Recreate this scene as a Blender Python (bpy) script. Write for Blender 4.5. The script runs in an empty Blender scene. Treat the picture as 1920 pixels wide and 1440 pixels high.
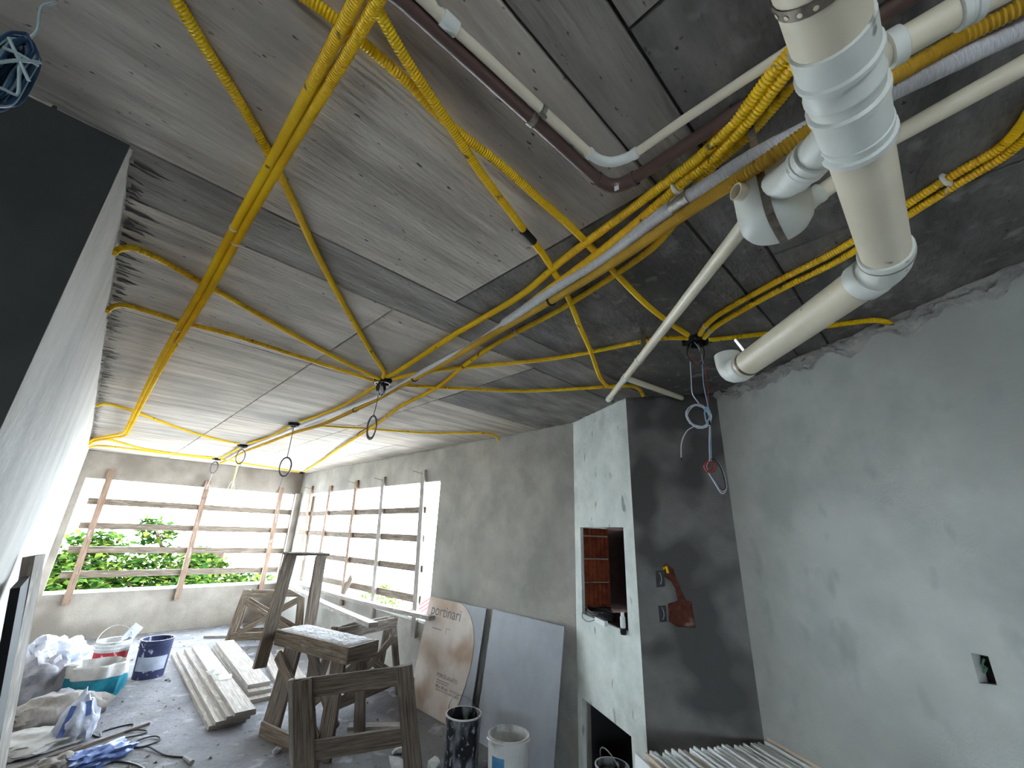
import bpy, bmesh, math, random
from mathutils import Vector, Matrix, noise
from mathutils.geometry import delaunay_2d_cdt

scene = bpy.context.scene
COL = scene.collection
rnd = random.Random(7)

# ------------------------------------------------------------------ camera, sky, sun, exposure
CEIL = 2.83
cam_data = bpy.data.cameras.new('camera')
cam_data.sensor_fit = 'HORIZONTAL'
cam_data.sensor_width = 36.0
cam_data.lens = 14.5700
cam_data.clip_start = 0.02
cam_data.clip_end = 300
cam = bpy.data.objects.new('camera', cam_data)
COL.objects.link(cam)
cam.matrix_world = Matrix.Translation((0, 0, 1.78)) @ Matrix(((0.708398,-0.259953,-0.656198),(-0.705005,-0.216140,-0.675464),(0.033758,0.941121,-0.336381))).to_4x4()
scene.camera = cam

world = bpy.data.worlds.new('sky')
scene.world = world
world.use_nodes = True
wt = world.node_tree
wt.nodes.clear()
w_out = wt.nodes.new('ShaderNodeOutputWorld')
w_bg = wt.nodes.new('ShaderNodeBackground')
w_bg.inputs['Color'].default_value = (0.76, 0.89, 1.0, 1)
w_bg.inputs['Strength'].default_value = 10.5
wt.links.new(w_bg.outputs[0], w_out.inputs[0])

sun_data = bpy.data.lights.new('sun', 'SUN')
sun_data.energy = 9.0
sun_data.color = (1.0, 0.97, 0.93)
sun_data.angle = math.radians(0.6)
sun = bpy.data.objects.new('sun', sun_data)
COL.objects.link(sun)
sun.rotation_euler = Vector((-0.50, 0.20, -0.84)).to_track_quat('-Z', 'Y').to_euler()

vs = scene.view_settings
vs.view_transform = 'Standard'
vs.look = 'None'
vs.exposure = 2.05
vs.gamma = 1.0
vs.use_curve_mapping = False
scene.cycles.max_bounces = 8
scene.cycles.diffuse_bounces = 5

# ------------------------------------------------------------------ materials
def _nodes(name):
    m = bpy.data.materials.new(name)
    m.use_nodes = True
    nt = m.node_tree
    return m, nt, nt.nodes['Principled BSDF']

def lin(c):
    return tuple(((v / 12.92) if v <= 0.04045 else ((v + 0.055) / 1.055) ** 2.4) for v in c)

def hexc(h):
    return lin(tuple(int(h[i:i + 2], 16) / 255 for i in (0, 2, 4))) + (1,)

def noise_mat(name, c1, c2, scale=4.0, rough=0.85, bump=0.15, bscale=30.0, stretch=(1, 1, 1), coord='pos', metallic=0.0,
              spots=(), detail=4.0, spec=0.3, lo=0.35, hi=0.65, patches=None, bdist=0.02):
    m, nt, b = _nodes(name)
    N, L = nt.nodes, nt.links
    if coord == 'pos':
        src = N.new('ShaderNodeNewGeometry').outputs['Position']
    elif coord == 'uv':
        src = N.new('ShaderNodeTexCoord').outputs['UV']
    else:
        src = N.new('ShaderNodeTexCoord').outputs['Object']
    mp = N.new('ShaderNodeMapping')
    mp.inputs['Scale'].default_value = stretch
    L.new(src, mp.inputs['Vector'])
    n1 = N.new('ShaderNodeTexNoise')
    n1.inputs['Scale'].default_value = scale
    n1.inputs['Detail'].default_value = detail
    n1.inputs['Roughness'].default_value = 0.62
    L.new(mp.outputs[0], n1.inputs['Vector'])
    r = N.new('ShaderNodeValToRGB')
    r.color_ramp.elements[0].position = lo
    r.color_ramp.elements[1].position = hi
    r.color_ramp.elements[0].color = c1
    r.color_ramp.elements[1].color = c2
    L.new(n1.outputs['Fac'], r.inputs['Fac'])
    col = r.outputs['Color']
    if patches:
        pscale, pcol, plo, phi = patches
        pn = N.new('ShaderNodeTexNoise')
        pn.inputs['Scale'].default_value = pscale
        pn.inputs['Detail'].default_value = 2.0
        L.new(src, pn.inputs['Vector'])
        pr = N.new('ShaderNodeMapRange')
        pr.inputs['From Min'].default_value = plo
        pr.inputs['From Max'].default_value = phi
        L.new(pn.outputs['Fac'], pr.inputs['Value'])
        mx = N.new('ShaderNodeMix')
        mx.data_type = 'RGBA'
        L.new(pr.outputs[0], mx.inputs['Factor'])
        L.new(col, mx.inputs['A'])
        mx.inputs['B'].default_value = pcol
        col = mx.outputs['Result']
    for (sscale, slo, shi, scol, sst) in spots:
        smp = N.new('ShaderNodeMapping')
        smp.inputs['Scale'].default_value = sst
        L.new(src, smp.inputs['Vector'])
        sn = N.new('ShaderNodeTexNoise')
        sn.inputs['Scale'].default_value = sscale
        sn.inputs['Detail'].default_value = 2.0
        L.new(smp.outputs[0], sn.inputs['Vector'])
        sr = N.new('ShaderNodeMapRange')
        sr.inputs['From Min'].default_value = slo
        sr.inputs['From Max'].default_value = shi
        L.new(sn.outputs['Fac'], sr.inputs['Value'])
        mx = N.new('ShaderNodeMix')
        mx.data_type = 'RGBA'
        L.new(sr.outputs[0], mx.inputs['Factor'])
        L.new(col, mx.inputs['A'])
        mx.inputs['B'].default_value = scol
        col = mx.outputs['Result']
    L.new(col, b.inputs['Base Color'])
    b.inputs['Roughness'].default_value = rough
    b.inputs['Metallic'].default_value = metallic
    b.inputs['Specular IOR Level'].default_value = spec
    if bump:
        n2 = N.new('ShaderNodeTexNoise')
        n2.inputs['Scale'].default_value = bscale
        n2.inputs['Detail'].default_value = 2.0
        L.new(mp.outputs[0], n2.inputs['Vector'])
        bp = N.new('ShaderNodeBump')
        bp.inputs['Strength'].default_value = bump
        bp.inputs['Distance'].default_value = bdist
        L.new(n2.outputs['Fac'], bp.inputs['Height'])
        L.new(bp.outputs[0], b.inputs['Normal'])
    return m

MAT = {}
CONC_SPOTS = ((55.0, 0.70, 0.76, hexc('5a5651'), (0.5, 1.1, 1)), (9.0, 0.66, 0.80, hexc('89847d'), (0.12, 1.6, 1)))
MAT['concrete'] = noise_mat('formwork_concrete', hexc('a49b91'), hexc('cfc6ba'), 5.0, 0.9, 0.35, 40, (0.22, 1.5, 1), spots=CONC_SPOTS,
                            patches=(0.9, hexc('938e87'), 0.52, 0.75))
MAT['concrete_b'] = noise_mat('formwork_concrete_warm', hexc('a1978b'), hexc('ccc1b3'), 6.0, 0.9, 0.35, 44, (0.2, 1.7, 1), spots=CONC_SPOTS,
                              patches=(1.1, hexc('918b83'), 0.5, 0.75))
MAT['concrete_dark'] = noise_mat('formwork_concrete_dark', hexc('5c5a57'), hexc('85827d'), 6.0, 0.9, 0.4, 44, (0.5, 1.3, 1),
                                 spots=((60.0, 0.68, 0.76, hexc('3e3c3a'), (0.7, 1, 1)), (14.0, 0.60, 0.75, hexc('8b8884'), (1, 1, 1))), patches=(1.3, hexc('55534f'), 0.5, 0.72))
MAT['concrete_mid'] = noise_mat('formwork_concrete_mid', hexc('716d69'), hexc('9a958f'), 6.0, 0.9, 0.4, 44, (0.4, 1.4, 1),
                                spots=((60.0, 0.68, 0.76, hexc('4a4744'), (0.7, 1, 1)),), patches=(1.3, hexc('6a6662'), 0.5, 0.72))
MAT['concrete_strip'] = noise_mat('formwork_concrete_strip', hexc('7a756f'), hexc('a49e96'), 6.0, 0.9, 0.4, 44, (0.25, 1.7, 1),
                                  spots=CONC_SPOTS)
MAT['joint'] = noise_mat('concrete_joint', hexc('3c3a38'), hexc('55524e'), 12, 0.95, 0.2)
MAT['plaster'] = noise_mat('grey_plaster', hexc('918f89'), hexc('aeaaa2'), 2.2, 0.92, 0.25, 60, patches=(0.8, hexc('85837e'), 0.48, 0.68),
                           spots=((1.4, 0.58, 0.8, hexc('aaa8a2'), (1, 1, 1)),))
MAT['plaster_right'] = noise_mat('grey_plaster_trowelled', hexc('a3a6a2'), hexc('bdbfba'), 1.8, 0.92, 0.10, 90,
                                 patches=(0.9, hexc('979994'), 0.48, 0.66), spots=((1.3, 0.55, 0.8, hexc('bcbfbb'), (1, 1, 1.4)), (7.0, 0.6, 0.8, hexc('979a96'), (1, 1, 0.6))))
MAT['plaster_left'] = noise_mat('pale_plaster', hexc('a19c95'), hexc('bab5ad'), 2.5, 0.85, 0.3, 35, (1, 1, 0.5))
MAT['plaster_back'] = noise_mat('beige_plaster', hexc('857d74'), hexc('9c948b'), 2.5, 0.9, 0.25, 40,
                                patches=(1.6, hexc('7b736a'), 0.5, 0.66))
MAT['plaster_pale'] = noise_mat('pale_green_grey_plaster', hexc('c4cbc6'), hexc('dee3df'), 4.0, 0.85, 0.2, 50,
                                patches=(2.5, hexc('a8aea8'), 0.55, 0.72), spots=((9.0, 0.66, 0.74, hexc('8f958f'), (1.5, 1.5, 0.6)),))
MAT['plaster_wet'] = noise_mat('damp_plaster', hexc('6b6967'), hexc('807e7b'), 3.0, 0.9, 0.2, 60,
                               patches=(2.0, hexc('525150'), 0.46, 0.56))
MAT['plaster_rough'] = noise_mat('rough_mortar', hexc('8f8e8a'), hexc('b2b0ab'), 9.0, 0.95, 0.7, 45)
MAT['wall_shade'] = noise_mat('shade_grey_wall', hexc('3f4140'), hexc('484a49'), 3.0, 0.9, 0.05, 60)  # shade on the near wall face, put into its base colour
MAT['floor'] = noise_mat('dusty_floor', hexc('5f5f64'), hexc('808087'), 2.2, 0.95, 0.5, 26,
                         spots=((14.0, 0.64, 0.72, hexc('5c5b5d'), (1, 1, 1)), (5.0, 0.60, 0.72, hexc('98989f'), (1, 1, 1))),
                         patches=(1.2, hexc('70706f'), 0.45, 0.65))
MAT['mortar_streak'] = noise_mat('dark_mortar_streak', hexc('2c2a29'), hexc('4a4745'), 30, 0.95, 0.3)
MAT['wood'] = noise_mat('weathered_wood', hexc('5c4f44'), hexc('8f8273'), 3.0, 0.85, 0.5, 8, (1.2, 22, 1), coord='uv',
                        spots=((4.0, 0.60, 0.78, hexc('9a938a'), (1.5, 5, 1)), (3.0, 0.60, 0.75, hexc('473d35'), (0.8, 14, 1))))
MAT['wood_dark'] = noise_mat('old_brown_wood', hexc('574c44'), hexc('84786c'), 3.0, 0.85, 0.6, 8, (1.2, 24, 1), coord='uv',
                             spots=((4.0, 0.60, 0.78, hexc('857c72'), (1.5, 5, 1)), (3.0, 0.58, 0.75, hexc('372f29'), (0.8, 14, 1))))
MAT['wood_pale'] = noise_mat('dusty_pale_wood', hexc('867f79'), hexc('aca59f'), 3.0, 0.9, 0.4, 8, (1.2, 22, 1), coord='uv',
                             spots=((4.0, 0.58, 0.78, hexc('c2bcb4'), (1.5, 5, 1)),))
MAT['wood_reddish'] = noise_mat('reddish_batten_wood', hexc('735c4e'), hexc('9c8472'), 3.0, 0.85, 0.4, 8, (1.2, 22, 1), coord='uv',
                                spots=((5.0, 0.6, 0.7, hexc('a9a19a'), (1, 3, 1)),))
MAT['dust'] = noise_mat('white_mortar_dust', hexc('a5a5a8'), hexc('d2d3d6'), 14.0, 0.95, 0.8, 40)
MAT['yellow'] = noise_mat('yellow_conduit_plastic', hexc('e8b600'), hexc('f8d010'), 3.0, 0.45, 0.0, spec=0.4,
                          spots=((22.0, 0.68, 0.74, hexc('7d6a1c'), (1, 1, 1)),))
MAT['ochre'] = noise_mat('ochre_conduit_plastic', hexc('c29a2c'), hexc('dcb444'), 3.0, 0.5, 0.0, spec=0.35)
MAT['wrap'] = noise_mat('white_wrapping_tape', hexc('b9b9be'), hexc('d9d9dd'), 6.0, 0.6, 0.5, 10, (60, 1, 1), coord='uv', bdist=0.004)
MAT['pvc'] = noise_mat('cream_pvc', hexc('e4dac2'), hexc('f0e6d0'), 3.0, 0.4, 0.0, spec=0.4, spots=((18.0, 0.70, 0.75, hexc('8a8273'), (1, 1, 1)),))
MAT['pvc_white'] = noise_mat('white_pvc_fitting', hexc('e0e3dc'), hexc('ecefe9'), 3.0, 0.4, 0.0, spec=0.4,
                             spots=((20.0, 0.69, 0.74, hexc('8c8f8a'), (1, 1, 1)),))
MAT['pvc_brown'] = noise_mat('brown_pvc', hexc('56423a'), hexc('66504a'), 3.0, 0.35, 0.0, spec=0.5)
MAT['rubber'] = noise_mat('black_rubber', hexc('161616'), hexc('232323'), 10, 0.6, 0.0)
MAT['black_plastic'] = noise_mat('black_box_plastic', hexc('121212'), hexc('1f1f1f'), 10, 0.5, 0.0)
MAT['steel'] = noise_mat('galvanised_steel', hexc('8d8a84'), hexc('b5b2ac'), 30, 0.4, 0.1, 60, metallic=0.8)
MAT['rusty_steel'] = noise_mat('rusty_perforated_strap', hexc('6e655c'), hexc('8d8478'), 40, 0.55, 0.1, 60, metallic=0.5)
MAT['tie_white'] = noise_mat('white_nylon_tie', hexc('d0d0cc'), hexc('e2e2de'), 5, 0.5, 0.0)
MAT['wire_white'] = noise_mat('white_wire', hexc('b4bccb'), hexc('d0d6e2'), 5, 0.45, 0.0)
MAT['wire_grey'] = noise_mat('grey_wire', hexc('56535c'), hexc('74707c'), 5, 0.45, 0.0)
MAT['wire_blue'] = noise_mat('blue_wire', hexc('6f97b8'), hexc('9dbfd8'), 5, 0.45, 0.0)
MAT['wire_red'] = noise_mat('red_wire', hexc('8a2f2c'), hexc('a84540'), 5, 0.45, 0.0)
MAT['wire_green'] = noise_mat('green_wire', hexc('3f6a52'), hexc('5b8a70'), 5, 0.45, 0.0)
MAT['wire_black'] = noise_mat('black_wire', hexc('1a1a1c'), hexc('2c2c30'), 5, 0.5, 0.0)
MAT['cord_blue'] = noise_mat('dark_blue_cord', hexc('23405f'), hexc('35597d'), 12, 0.5, 0.0)
MAT['cord_pale'] = noise_mat('pale_blue_cord', hexc('9fb6bf'), hexc('c3d4d8'), 12, 0.5, 0.0)
MAT['brick'] = noise_mat('terracotta_brick', hexc('6e301e'), hexc('8e4428'), 14, 0.9, 0.4, 60)
MAT['niche_dark'] = noise_mat('dark_cavity_masonry', hexc('281a17'), hexc('33211c'), 8, 0.95, 0.3)  # plain dark brown for all niche lining faces
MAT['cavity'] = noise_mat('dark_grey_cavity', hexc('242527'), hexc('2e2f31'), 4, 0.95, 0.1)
MAT['tile_grey'] = noise_mat('grey_porcelain_tile', hexc('8b8f96'), hexc('989ca3'), 3, 0.55, 0.05, 80, spec=0.5)
MAT['tile_white'] = noise_mat('white_tile', hexc('e0e4e5'), hexc('eef1f1'), 4, 0.5, 0.0)
MAT['tile_cream'] = noise_mat('cream_tile', hexc('cbb9a4'), hexc('d9cab8'), 4, 0.6, 0.0)
MAT['card'] = noise_mat('beige_card_sheet', hexc('b9aca2'), hexc('cfc6bf'), 2.0, 0.8, 0.15, 12, patches=(3.0, hexc('a8917f'), 0.5, 0.7))
MAT['ink'] = noise_mat('grey_print', hexc('55535a'), hexc('5f5d64'), 5, 0.8, 0.0)
MAT['ink_light'] = noise_mat('faint_grey_print', hexc('8c857f'), hexc('98918b'), 5, 0.8, 0.0)
MAT['bucket_black'] = noise_mat('spattered_black_plastic', hexc('15161b'), hexc('24262c'), 5, 0.5, 0.1, 30,
                                spots=((11.0, 0.50, 0.66, hexc('8d9198'), (1, 1, 0.4)), (34.0, 0.60, 0.68, hexc('a4a8ae'), (1, 1, 0.7))))
MAT['bucket_navy'] = noise_mat('worn_navy_plastic', hexc('262b4a'), hexc('3a3f60'), 5, 0.5, 0.1, 30,
                               spots=((16.0, 0.62, 0.70, hexc('aab0c4'), (1, 1, 0.6)),))
MAT['bucket_white'] = noise_mat('dirty_white_plastic', hexc('c3c4c3'), hexc('d8d9d8'), 4, 0.5, 0.05, 30,
                                spots=((7.0, 0.6, 0.72, hexc('9b9a97'), (1, 1, 1)),))
MAT['mortar'] = noise_mat('dried_mortar', hexc('55534f'), hexc('858280'), 12, 0.95, 0.8, 40)
MAT['mortar_pale'] = noise_mat('pale_dried_mortar', hexc('a6a39c'), hexc('c4c1b9'), 8, 0.95, 0.6, 40)
MAT['label_red'] = noise_mat('red_bucket_label', hexc('b3323a'), hexc('c8454a'), 6, 0.6, 0.0, spots=((24.0, 0.62, 0.66, hexc('d8c6c6'), (1, 1, 0.5)),))
MAT['label_blue'] = noise_mat('blue_bucket_label', hexc('3d78a8'), hexc('5a96c0'), 6, 0.6, 0.0)
MAT['label_grey'] = noise_mat('grey_bucket_label', hexc('9aa2b4'), hexc('b4bbca'), 8, 0.7, 0.0)
MAT['teal'] = noise_mat('teal_plastic', hexc('155e70'), hexc('24788a'), 6, 0.3, 0.3, 14)
MAT['bag_white'] = noise_mat('white_plastic_bag', hexc('969aa8'), hexc('bcc0cc'), 6, 0.5, 0.6, 16)
MAT['bag_grey'] = noise_mat('grey_brown_paper_sack', hexc('74727a'), hexc('98969e'), 5, 0.8, 0.6, 14)
MAT['bag_brown'] = noise_mat('dusty_brown_sack', hexc('68635f'), hexc('88827c'), 7, 0.85, 0.6, 18, (1, 1, 0.4))
MAT['bag_cream'] = noise_mat('cream_paper_sack', hexc('94928f'), hexc('b6b4b2'), 5, 0.85, 0.5, 14)
MAT['bag_blue'] = noise_mat('blue_printed_bag', hexc('3f5590'), hexc('6c82b4'), 7, 0.5, 0.4, 16)
MAT['level_yellow'] = noise_mat('yellow_level', hexc('c8992a'), hexc('d8ab3c'), 5, 0.6, 0.0)
MAT['roof_red'] = noise_mat('red_roof_tile', hexc('2e1416'), hexc('3c1c1c'), 5, 0.85, 0.2, 20)
MAT['house'] = noise_mat('house_wall', hexc('34211e'), hexc('3e2a26'), 2, 0.9, 0.1)
MAT['dark_window'] = noise_mat('dark_window', hexc('0c0b0c'), hexc('121114'), 2, 0.4, 0.0)
MAT['ground'] = noise_mat('sunlit_pale_ground', hexc('a8a8a8'), hexc('bababa'), 0.6, 0.95, 0.2)
MAT['brick_dim'] = noise_mat('dusty_red_brick', hexc('4e2a22'), hexc('6e3a2c'), 18, 0.95, 0.6, 50, spots=((9.0, 0.56, 0.66, hexc('8a7168'), (1, 1, 1)),))
MAT['bark'] = noise_mat('tree_bark', hexc('4a3d30'), hexc('665544'), 8, 0.95, 0.5, 20)
MAT['panel_black'] = noise_mat('black_leaf_panel', hexc('17191b'), hexc('222527'), 4, 0.8, 0.05)

def leaf_mat(name, c1, c2):
    m = noise_mat(name, c1, c2, 3.0, 0.9, 0.0, spec=0.0)
    nt = m.node_tree
    b = nt.nodes['Principled BSDF']
    tr = nt.nodes.new('ShaderNodeBsdfTranslucent')
    src = b.inputs['Base Color'].links[0].from_socket
    nt.links.new(src, tr.inputs['Color'])
    mx = nt.nodes.new('ShaderNodeMixShader')
    mx.inputs[0].default_value = 0.45
    nt.links.new(b.outputs[0], mx.inputs[1])
    nt.links.new(tr.outputs[0], mx.inputs[2])
    nt.links.new(mx.outputs[0], nt.nodes['Material Output'].inputs['Surface'])
    return m

MAT['leaf'] = leaf_mat('green_leaf', hexc('10200c'), hexc('233a16'))
MAT['leaf_light'] = leaf_mat('yellow_green_leaf', hexc('2a3812'), hexc('46531e'))

# ------------------------------------------------------------------ mesh helpers
def V(p):
    return Vector(p)

class MB:
    """collects shapes, then links them as one mesh object"""
    def __init__(self):
        self.v, self.f, self.uv = [], [], []

    def add(self, verts, faces, uvs=None):
        o = len(self.v)
        self.v.extend([tuple(p) for p in verts])
        for i, fc in enumerate(faces):
            self.f.append(tuple(o + k for k in fc))
            self.uv.append(uvs[i] if uvs else None)

    def beam(self, p0, p1, w, t, wdir=(0, 0, 1), jit=0.0, taper=1.0):
        p0, p1 = V(p0), V(p1)
        d = (p1 - p0).normalized()
        a = V(wdir) - d * d.dot(V(wdir))
        if a.length < 1e-5:
            a = d.orthogonal()
        a.normalize()
        b = d.cross(a)
        L = (p1 - p0).length
        n = max(1, min(6, int(L / 0.35))) if jit else 1
        rings = []
        for i in range(n + 1):
            c = p0 + d * (L * i / n)
            k = 1 + (taper - 1) * i / n
            q = []
            for sa, sb in ((-1, -1), (1, -1), (1, 1), (-1, 1)):
                j = V((rnd.uniform(-jit, jit), rnd.uniform(-jit, jit), rnd.uniform(-jit, jit))) if jit else V((0, 0, 0))
                q.append(c + a * (sa * w / 2 * k) + b * (sb * t / 2) + j)
            rings.append(q)
        vs_ = [p for q in rings for p in q]
        fs, us = [], []
        off = rnd.uniform(0, 20)
        per = [0, w, w + t, 2 * w + t, 2 * w + 2 * t]
        for i in range(n):
            for k in range(4):
                k2 = (k + 1) % 4
                fs.append((i * 4 + k, i * 4 + k2, (i + 1) * 4 + k2, (i + 1) * 4 + k))
                u0, u1 = off + L * i / n, off + L * (i + 1) / n
                us.append(((u0, per[k]), (u0, per[k + 1]), (u1, per[k + 1]), (u1, per[k])))
        fs.append((3, 2, 1, 0))
        us.append(((off, 0), (off + .1, 0), (off + .1, .1), (off, .1)))
        e = n * 4
        fs.append((e, e + 1, e + 2, e + 3))
        us.append(((off, 0), (off + .1, 0), (off + .1, .1), (off, .1)))
        self.add(vs_, fs, us)
        return self

    def box(self, lo, hi):
        x0, y0, z0 = lo
        x1, y1, z1 = hi
        return self.beam(((x0 + x1) / 2, y0, (z0 + z1) / 2), ((x0 + x1) / 2, y1, (z0 + z1) / 2), abs(z1 - z0), abs(x1 - x0), (0, 0, 1))

    def tube(self, pts, r, n=8, caps=True, rad=None):
        pts = [V(p) for p in pts]
        rings = []
        up = None
        s = 0.0
        ss = []
        for i, p in enumerate(pts):
            if i == 0:
                d = pts[1] - pts[0]
            elif i == len(pts) - 1:
                d = pts[-1] - pts[-2]
            else:
                d = (pts[i + 1] - pts[i - 1])
            if d.length < 1e-9:
                d = V((0, 0, 1))
            d.normalize()
            if up is None:
                up = d.orthogonal().normalized()
            else:
                up = (up - d * d.dot(up))
                if up.length < 1e-6:
                    up = d.orthogonal()
                up.normalize()
            b = d.cross(up)
            rr = rad(i, s) if rad else (r[i] if isinstance(r, (list, tuple)) else r)
            rings.append([p + up * (math.cos(2 * math.pi * k / n) * rr) + b * (math.sin(2 * math.pi * k / n) * rr) for k in range(n)])
            ss.append(s)
            if i < len(pts) - 1:
                s += (pts[i + 1] - p).length
        vs_ = [q for ring in rings for q in ring]
        fs, us = [], []
        for i in range(len(pts) - 1):
            for k in range(n):
                k2 = (k + 1) % n
                fs.append((i * n + k, i * n + k2, (i + 1) * n + k2, (i + 1) * n + k))
                us.append(((ss[i], k / n), (ss[i], (k + 1) / n), (ss[i + 1], (k + 1) / n), (ss[i + 1], k / n)))
        if caps:
            fs.append(tuple(range(n - 1, -1, -1)))
            us.append(None)
            e = (len(pts) - 1) * n
            fs.append(tuple(e + k for k in range(n)))
            us.append(None)
        self.add(vs_, fs, us)
        return self

    def lathe(self, prof, loc=(0, 0, 0), n=24, axis=(0, 0, 1), caps=True):
        ax = V(axis).normalized()
        a = ax.orthogonal().normalized()
        b = ax.cross(a)
        loc = V(loc)
        vs_, fs = [], []
        for (r, z) in prof:
            for k in range(n):
                t = 2 * math.pi * k / n
                vs_.append(loc + ax * z + a * (r * math.cos(t)) + b * (r * math.sin(t)))
        for i in range(len(prof) - 1):
            for k in range(n):
                k2 = (k + 1) % n
                fs.append((i * n + k, i * n + k2, (i + 1) * n + k2, (i + 1) * n + k))
        if caps and prof[0][0] > 1e-6:
            fs.append(tuple(range(n - 1, -1, -1)))
        if caps and prof[-1][0] > 1e-6:
            e = (len(prof) - 1) * n
            fs.append(tuple(e + k for k in range(n)))
        self.add(vs_, fs)
        return self

    def build(self, name, mat, parent=None, smooth=False, recenter=True):
        me = bpy.data.meshes.new(name)
        vs_ = self.v
        loc = V((0, 0, 0))
        if parent is None and recenter and vs_:
            xs = [p[0] for p in vs_]
            ys = [p[1] for p in vs_]
            loc = V(((min(xs) + max(xs)) / 2, (min(ys) + max(ys)) / 2, min(p[2] for p in vs_)))
            vs_ = [(p[0] - loc.x, p[1] - loc.y, p[2] - loc.z) for p in vs_]
        me.from_pydata(vs_, [], self.f)
        if any(self.uv):
            ul = me.uv_layers.new(name='UVMap')
            buf = []
            for fc, u in zip(self.f, self.uv):
                if u:
                    for q in u:
                        buf.extend(q)
                else:
                    buf.extend([0.0, 0.0] * len(fc))
            ul.data.foreach_set('uv', buf)
        me.materials.append(MAT[mat] if isinstance(mat, str) else mat)
        if smooth:
            me.polygons.foreach_set('use_smooth', [True] * len(me.polygons))
            me.set_sharp_from_angle(angle=math.radians(42))
        me.update()
        o = bpy.data.objects.new(name, me)
        COL.objects.link(o)
        if parent is None:
            o.location = loc
        else:
            o.parent = parent
            w = V((0, 0, 0))
            q = parent
            while q:
                w += q.location
                q = q.parent
            o.location = -w
        return o

def tag(o, label, cat, group=None):
    o['label'] = label
    o['category'] = cat
    if group:
        o['group'] = group
    return o

def structure(o, label, cat='wall'):
    o['kind'] = 'structure'
    o['label'] = label
    o['category'] = cat
    return o

def thing(name, loc, label, cat, group=None):
    o = bpy.data.objects.new(name, None)
    o.empty_display_size = 0.1
    COL.objects.link(o)
    o.location = loc
    return tag(o, label, cat, group)

def beam_part(parent, name, p0, p1, w, t, wdir=(0, 0, 1), mat='wood', jit=0.003):
    return MB().beam(p0, p1, w, t, wdir, jit).build(name, mat, parent)

def spline(pts, step):
    pts = [V(p) for p in pts]
    if len(pts) == 2:
        P = [pts[0] * 2 - pts[1]] + pts + [pts[1] * 2 - pts[0]]
    else:
        P = [pts[0] * 2 - pts[1]] + pts + [pts[-1] * 2 - pts[-2]]
    out = [pts[0].copy()]
    dense = []
    for i in range(1, len(P) - 2):
        p0, p1, p2, p3 = P[i - 1], P[i], P[i + 1], P[i + 2]
        n = max(4, int((p2 - p1).length / 0.02))
        # centripetal-like tangents limited to the segment length keep long straight runs from overshooting
        L = (p2 - p1).length
        t1 = (p2 - p0)
        t2 = (p3 - p1)
        t1 = t1.normalized() * min(L, t1.length / 2)
        t2 = t2.normalized() * min(L, t2.length / 2)
        for k in range(n):
            t = k / n
            h1 = 2 * t ** 3 - 3 * t ** 2 + 1
            h2 = -2 * t ** 3 + 3 * t ** 2
            h3 = t ** 3 - 2 * t ** 2 + t
            h4 = t ** 3 - t ** 2
            dense.append(p1 * h1 + p2 * h2 + t1 * h3 + t2 * h4)
    dense.append(pts[-1])
    acc = 0.0
    for a, b in zip(dense, dense[1:]):
        d = (b - a).length
        if d < 1e-9:
            continue
        while acc + d >= step:
            f_ = (step - acc) / d
            a = a + (b - a) * f_
            out.append(a.copy())
            d = (b - a).length
            acc = 0.0
            if d < 1e-9:
                break
        acc += d
    out.append(pts[-1].copy())
    return out

def sag(pts, z):
    return [(p[0], p[1], p[2] + z) for p in pts]

# ------------------------------------------------------------------ the shell of the place
def panel(mb, O, u, outer, holes, back):
    """a slab with holes: outline in (along u, height) seen on its front, thickness vector back"""
    O, u, back = V(O), V(u).normalized(), V(back)
    loops = [list(outer)] + [list(h) for h in holes]
    pts3 = [[O + u * a + V((0, 0, b)) for a, b in lp] for lp in loops]
    flat2 = [V((a, b)) for lp in loops for a, b in lp]
    edges, o = [], 0
    for lp in loops:
        edges += [(o + k, o + (k + 1) % len(lp)) for k in range(len(lp))]
        o += len(lp)
    cv, _e, cf, _a, _b, _c = delaunay_2d_cdt(flat2, edges, [], 0, 1e-6)
    def inside(p, lp):
        r_ = False
        for (x0, y0), (x1, y1) in zip(lp, lp[1:] + lp[:1]):
            if (y0 > p[1]) != (y1 > p[1]) and p[0] < x0 + (p[1] - y0) * (x1 - x0) / (y1 - y0):
                r_ = not r_
        return r_
    tris = []
    for t in cf:
        c = (sum(cv[k].x for k in t) / 3, sum(cv[k].y for k in t) / 3)
        if inside(c, loops[0]) and not any(inside(c, h) for h in loops[1:]):
            tris.append(tuple(t))
    flat = [p for lp in pts3 for p in lp]
    flat += [O + u * q.x + V((0, 0, q.y)) for q in cv[len(flat):]]
    n = len(flat)
    vs_ = flat + [p + back for p in flat]
    fs = []
    for t in tris:
        fs.append(tuple(t))
        fs.append(tuple(n + k for k in reversed(t)))
    o = 0
    for lp in pts3:
        m = len(lp)
        for k in range(m):
            a, b = o + k, o + (k + 1) % m
            fs.append((a, b, n + b, n + a))
        o += m
    mb.add(vs_, fs)
    return mb

def rect(a0, a1, z0, z1):
    return [(a0, z0), (a1, z0), (a1, z1), (a0, z1)]

XL, XR, YB = -0.18, 3.25, 9.80
TOP = CEIL + 0.04

# floor slab
structure(MB().box((-2.9, -3.4, -0.15), (4.2, 10.05, 0.0)).build('floor', 'floor'), 'dusty grey construction floor across the whole room', 'floor')

# back wall with the wide opening of window 1
wb = panel(MB(), (XL - 0.15, YB, 0), (1, 0, 0), rect(0, XR - XL + 0.30, 0, TOP), [rect(0.15 + 0.09, 0.15 + 3.32, 0.68, 2.385)], (0, 0.17, 0)).build('wall_back', 'plaster_back')
structure(wb, 'beige plastered end wall around the wide boarded window opening')
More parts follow.
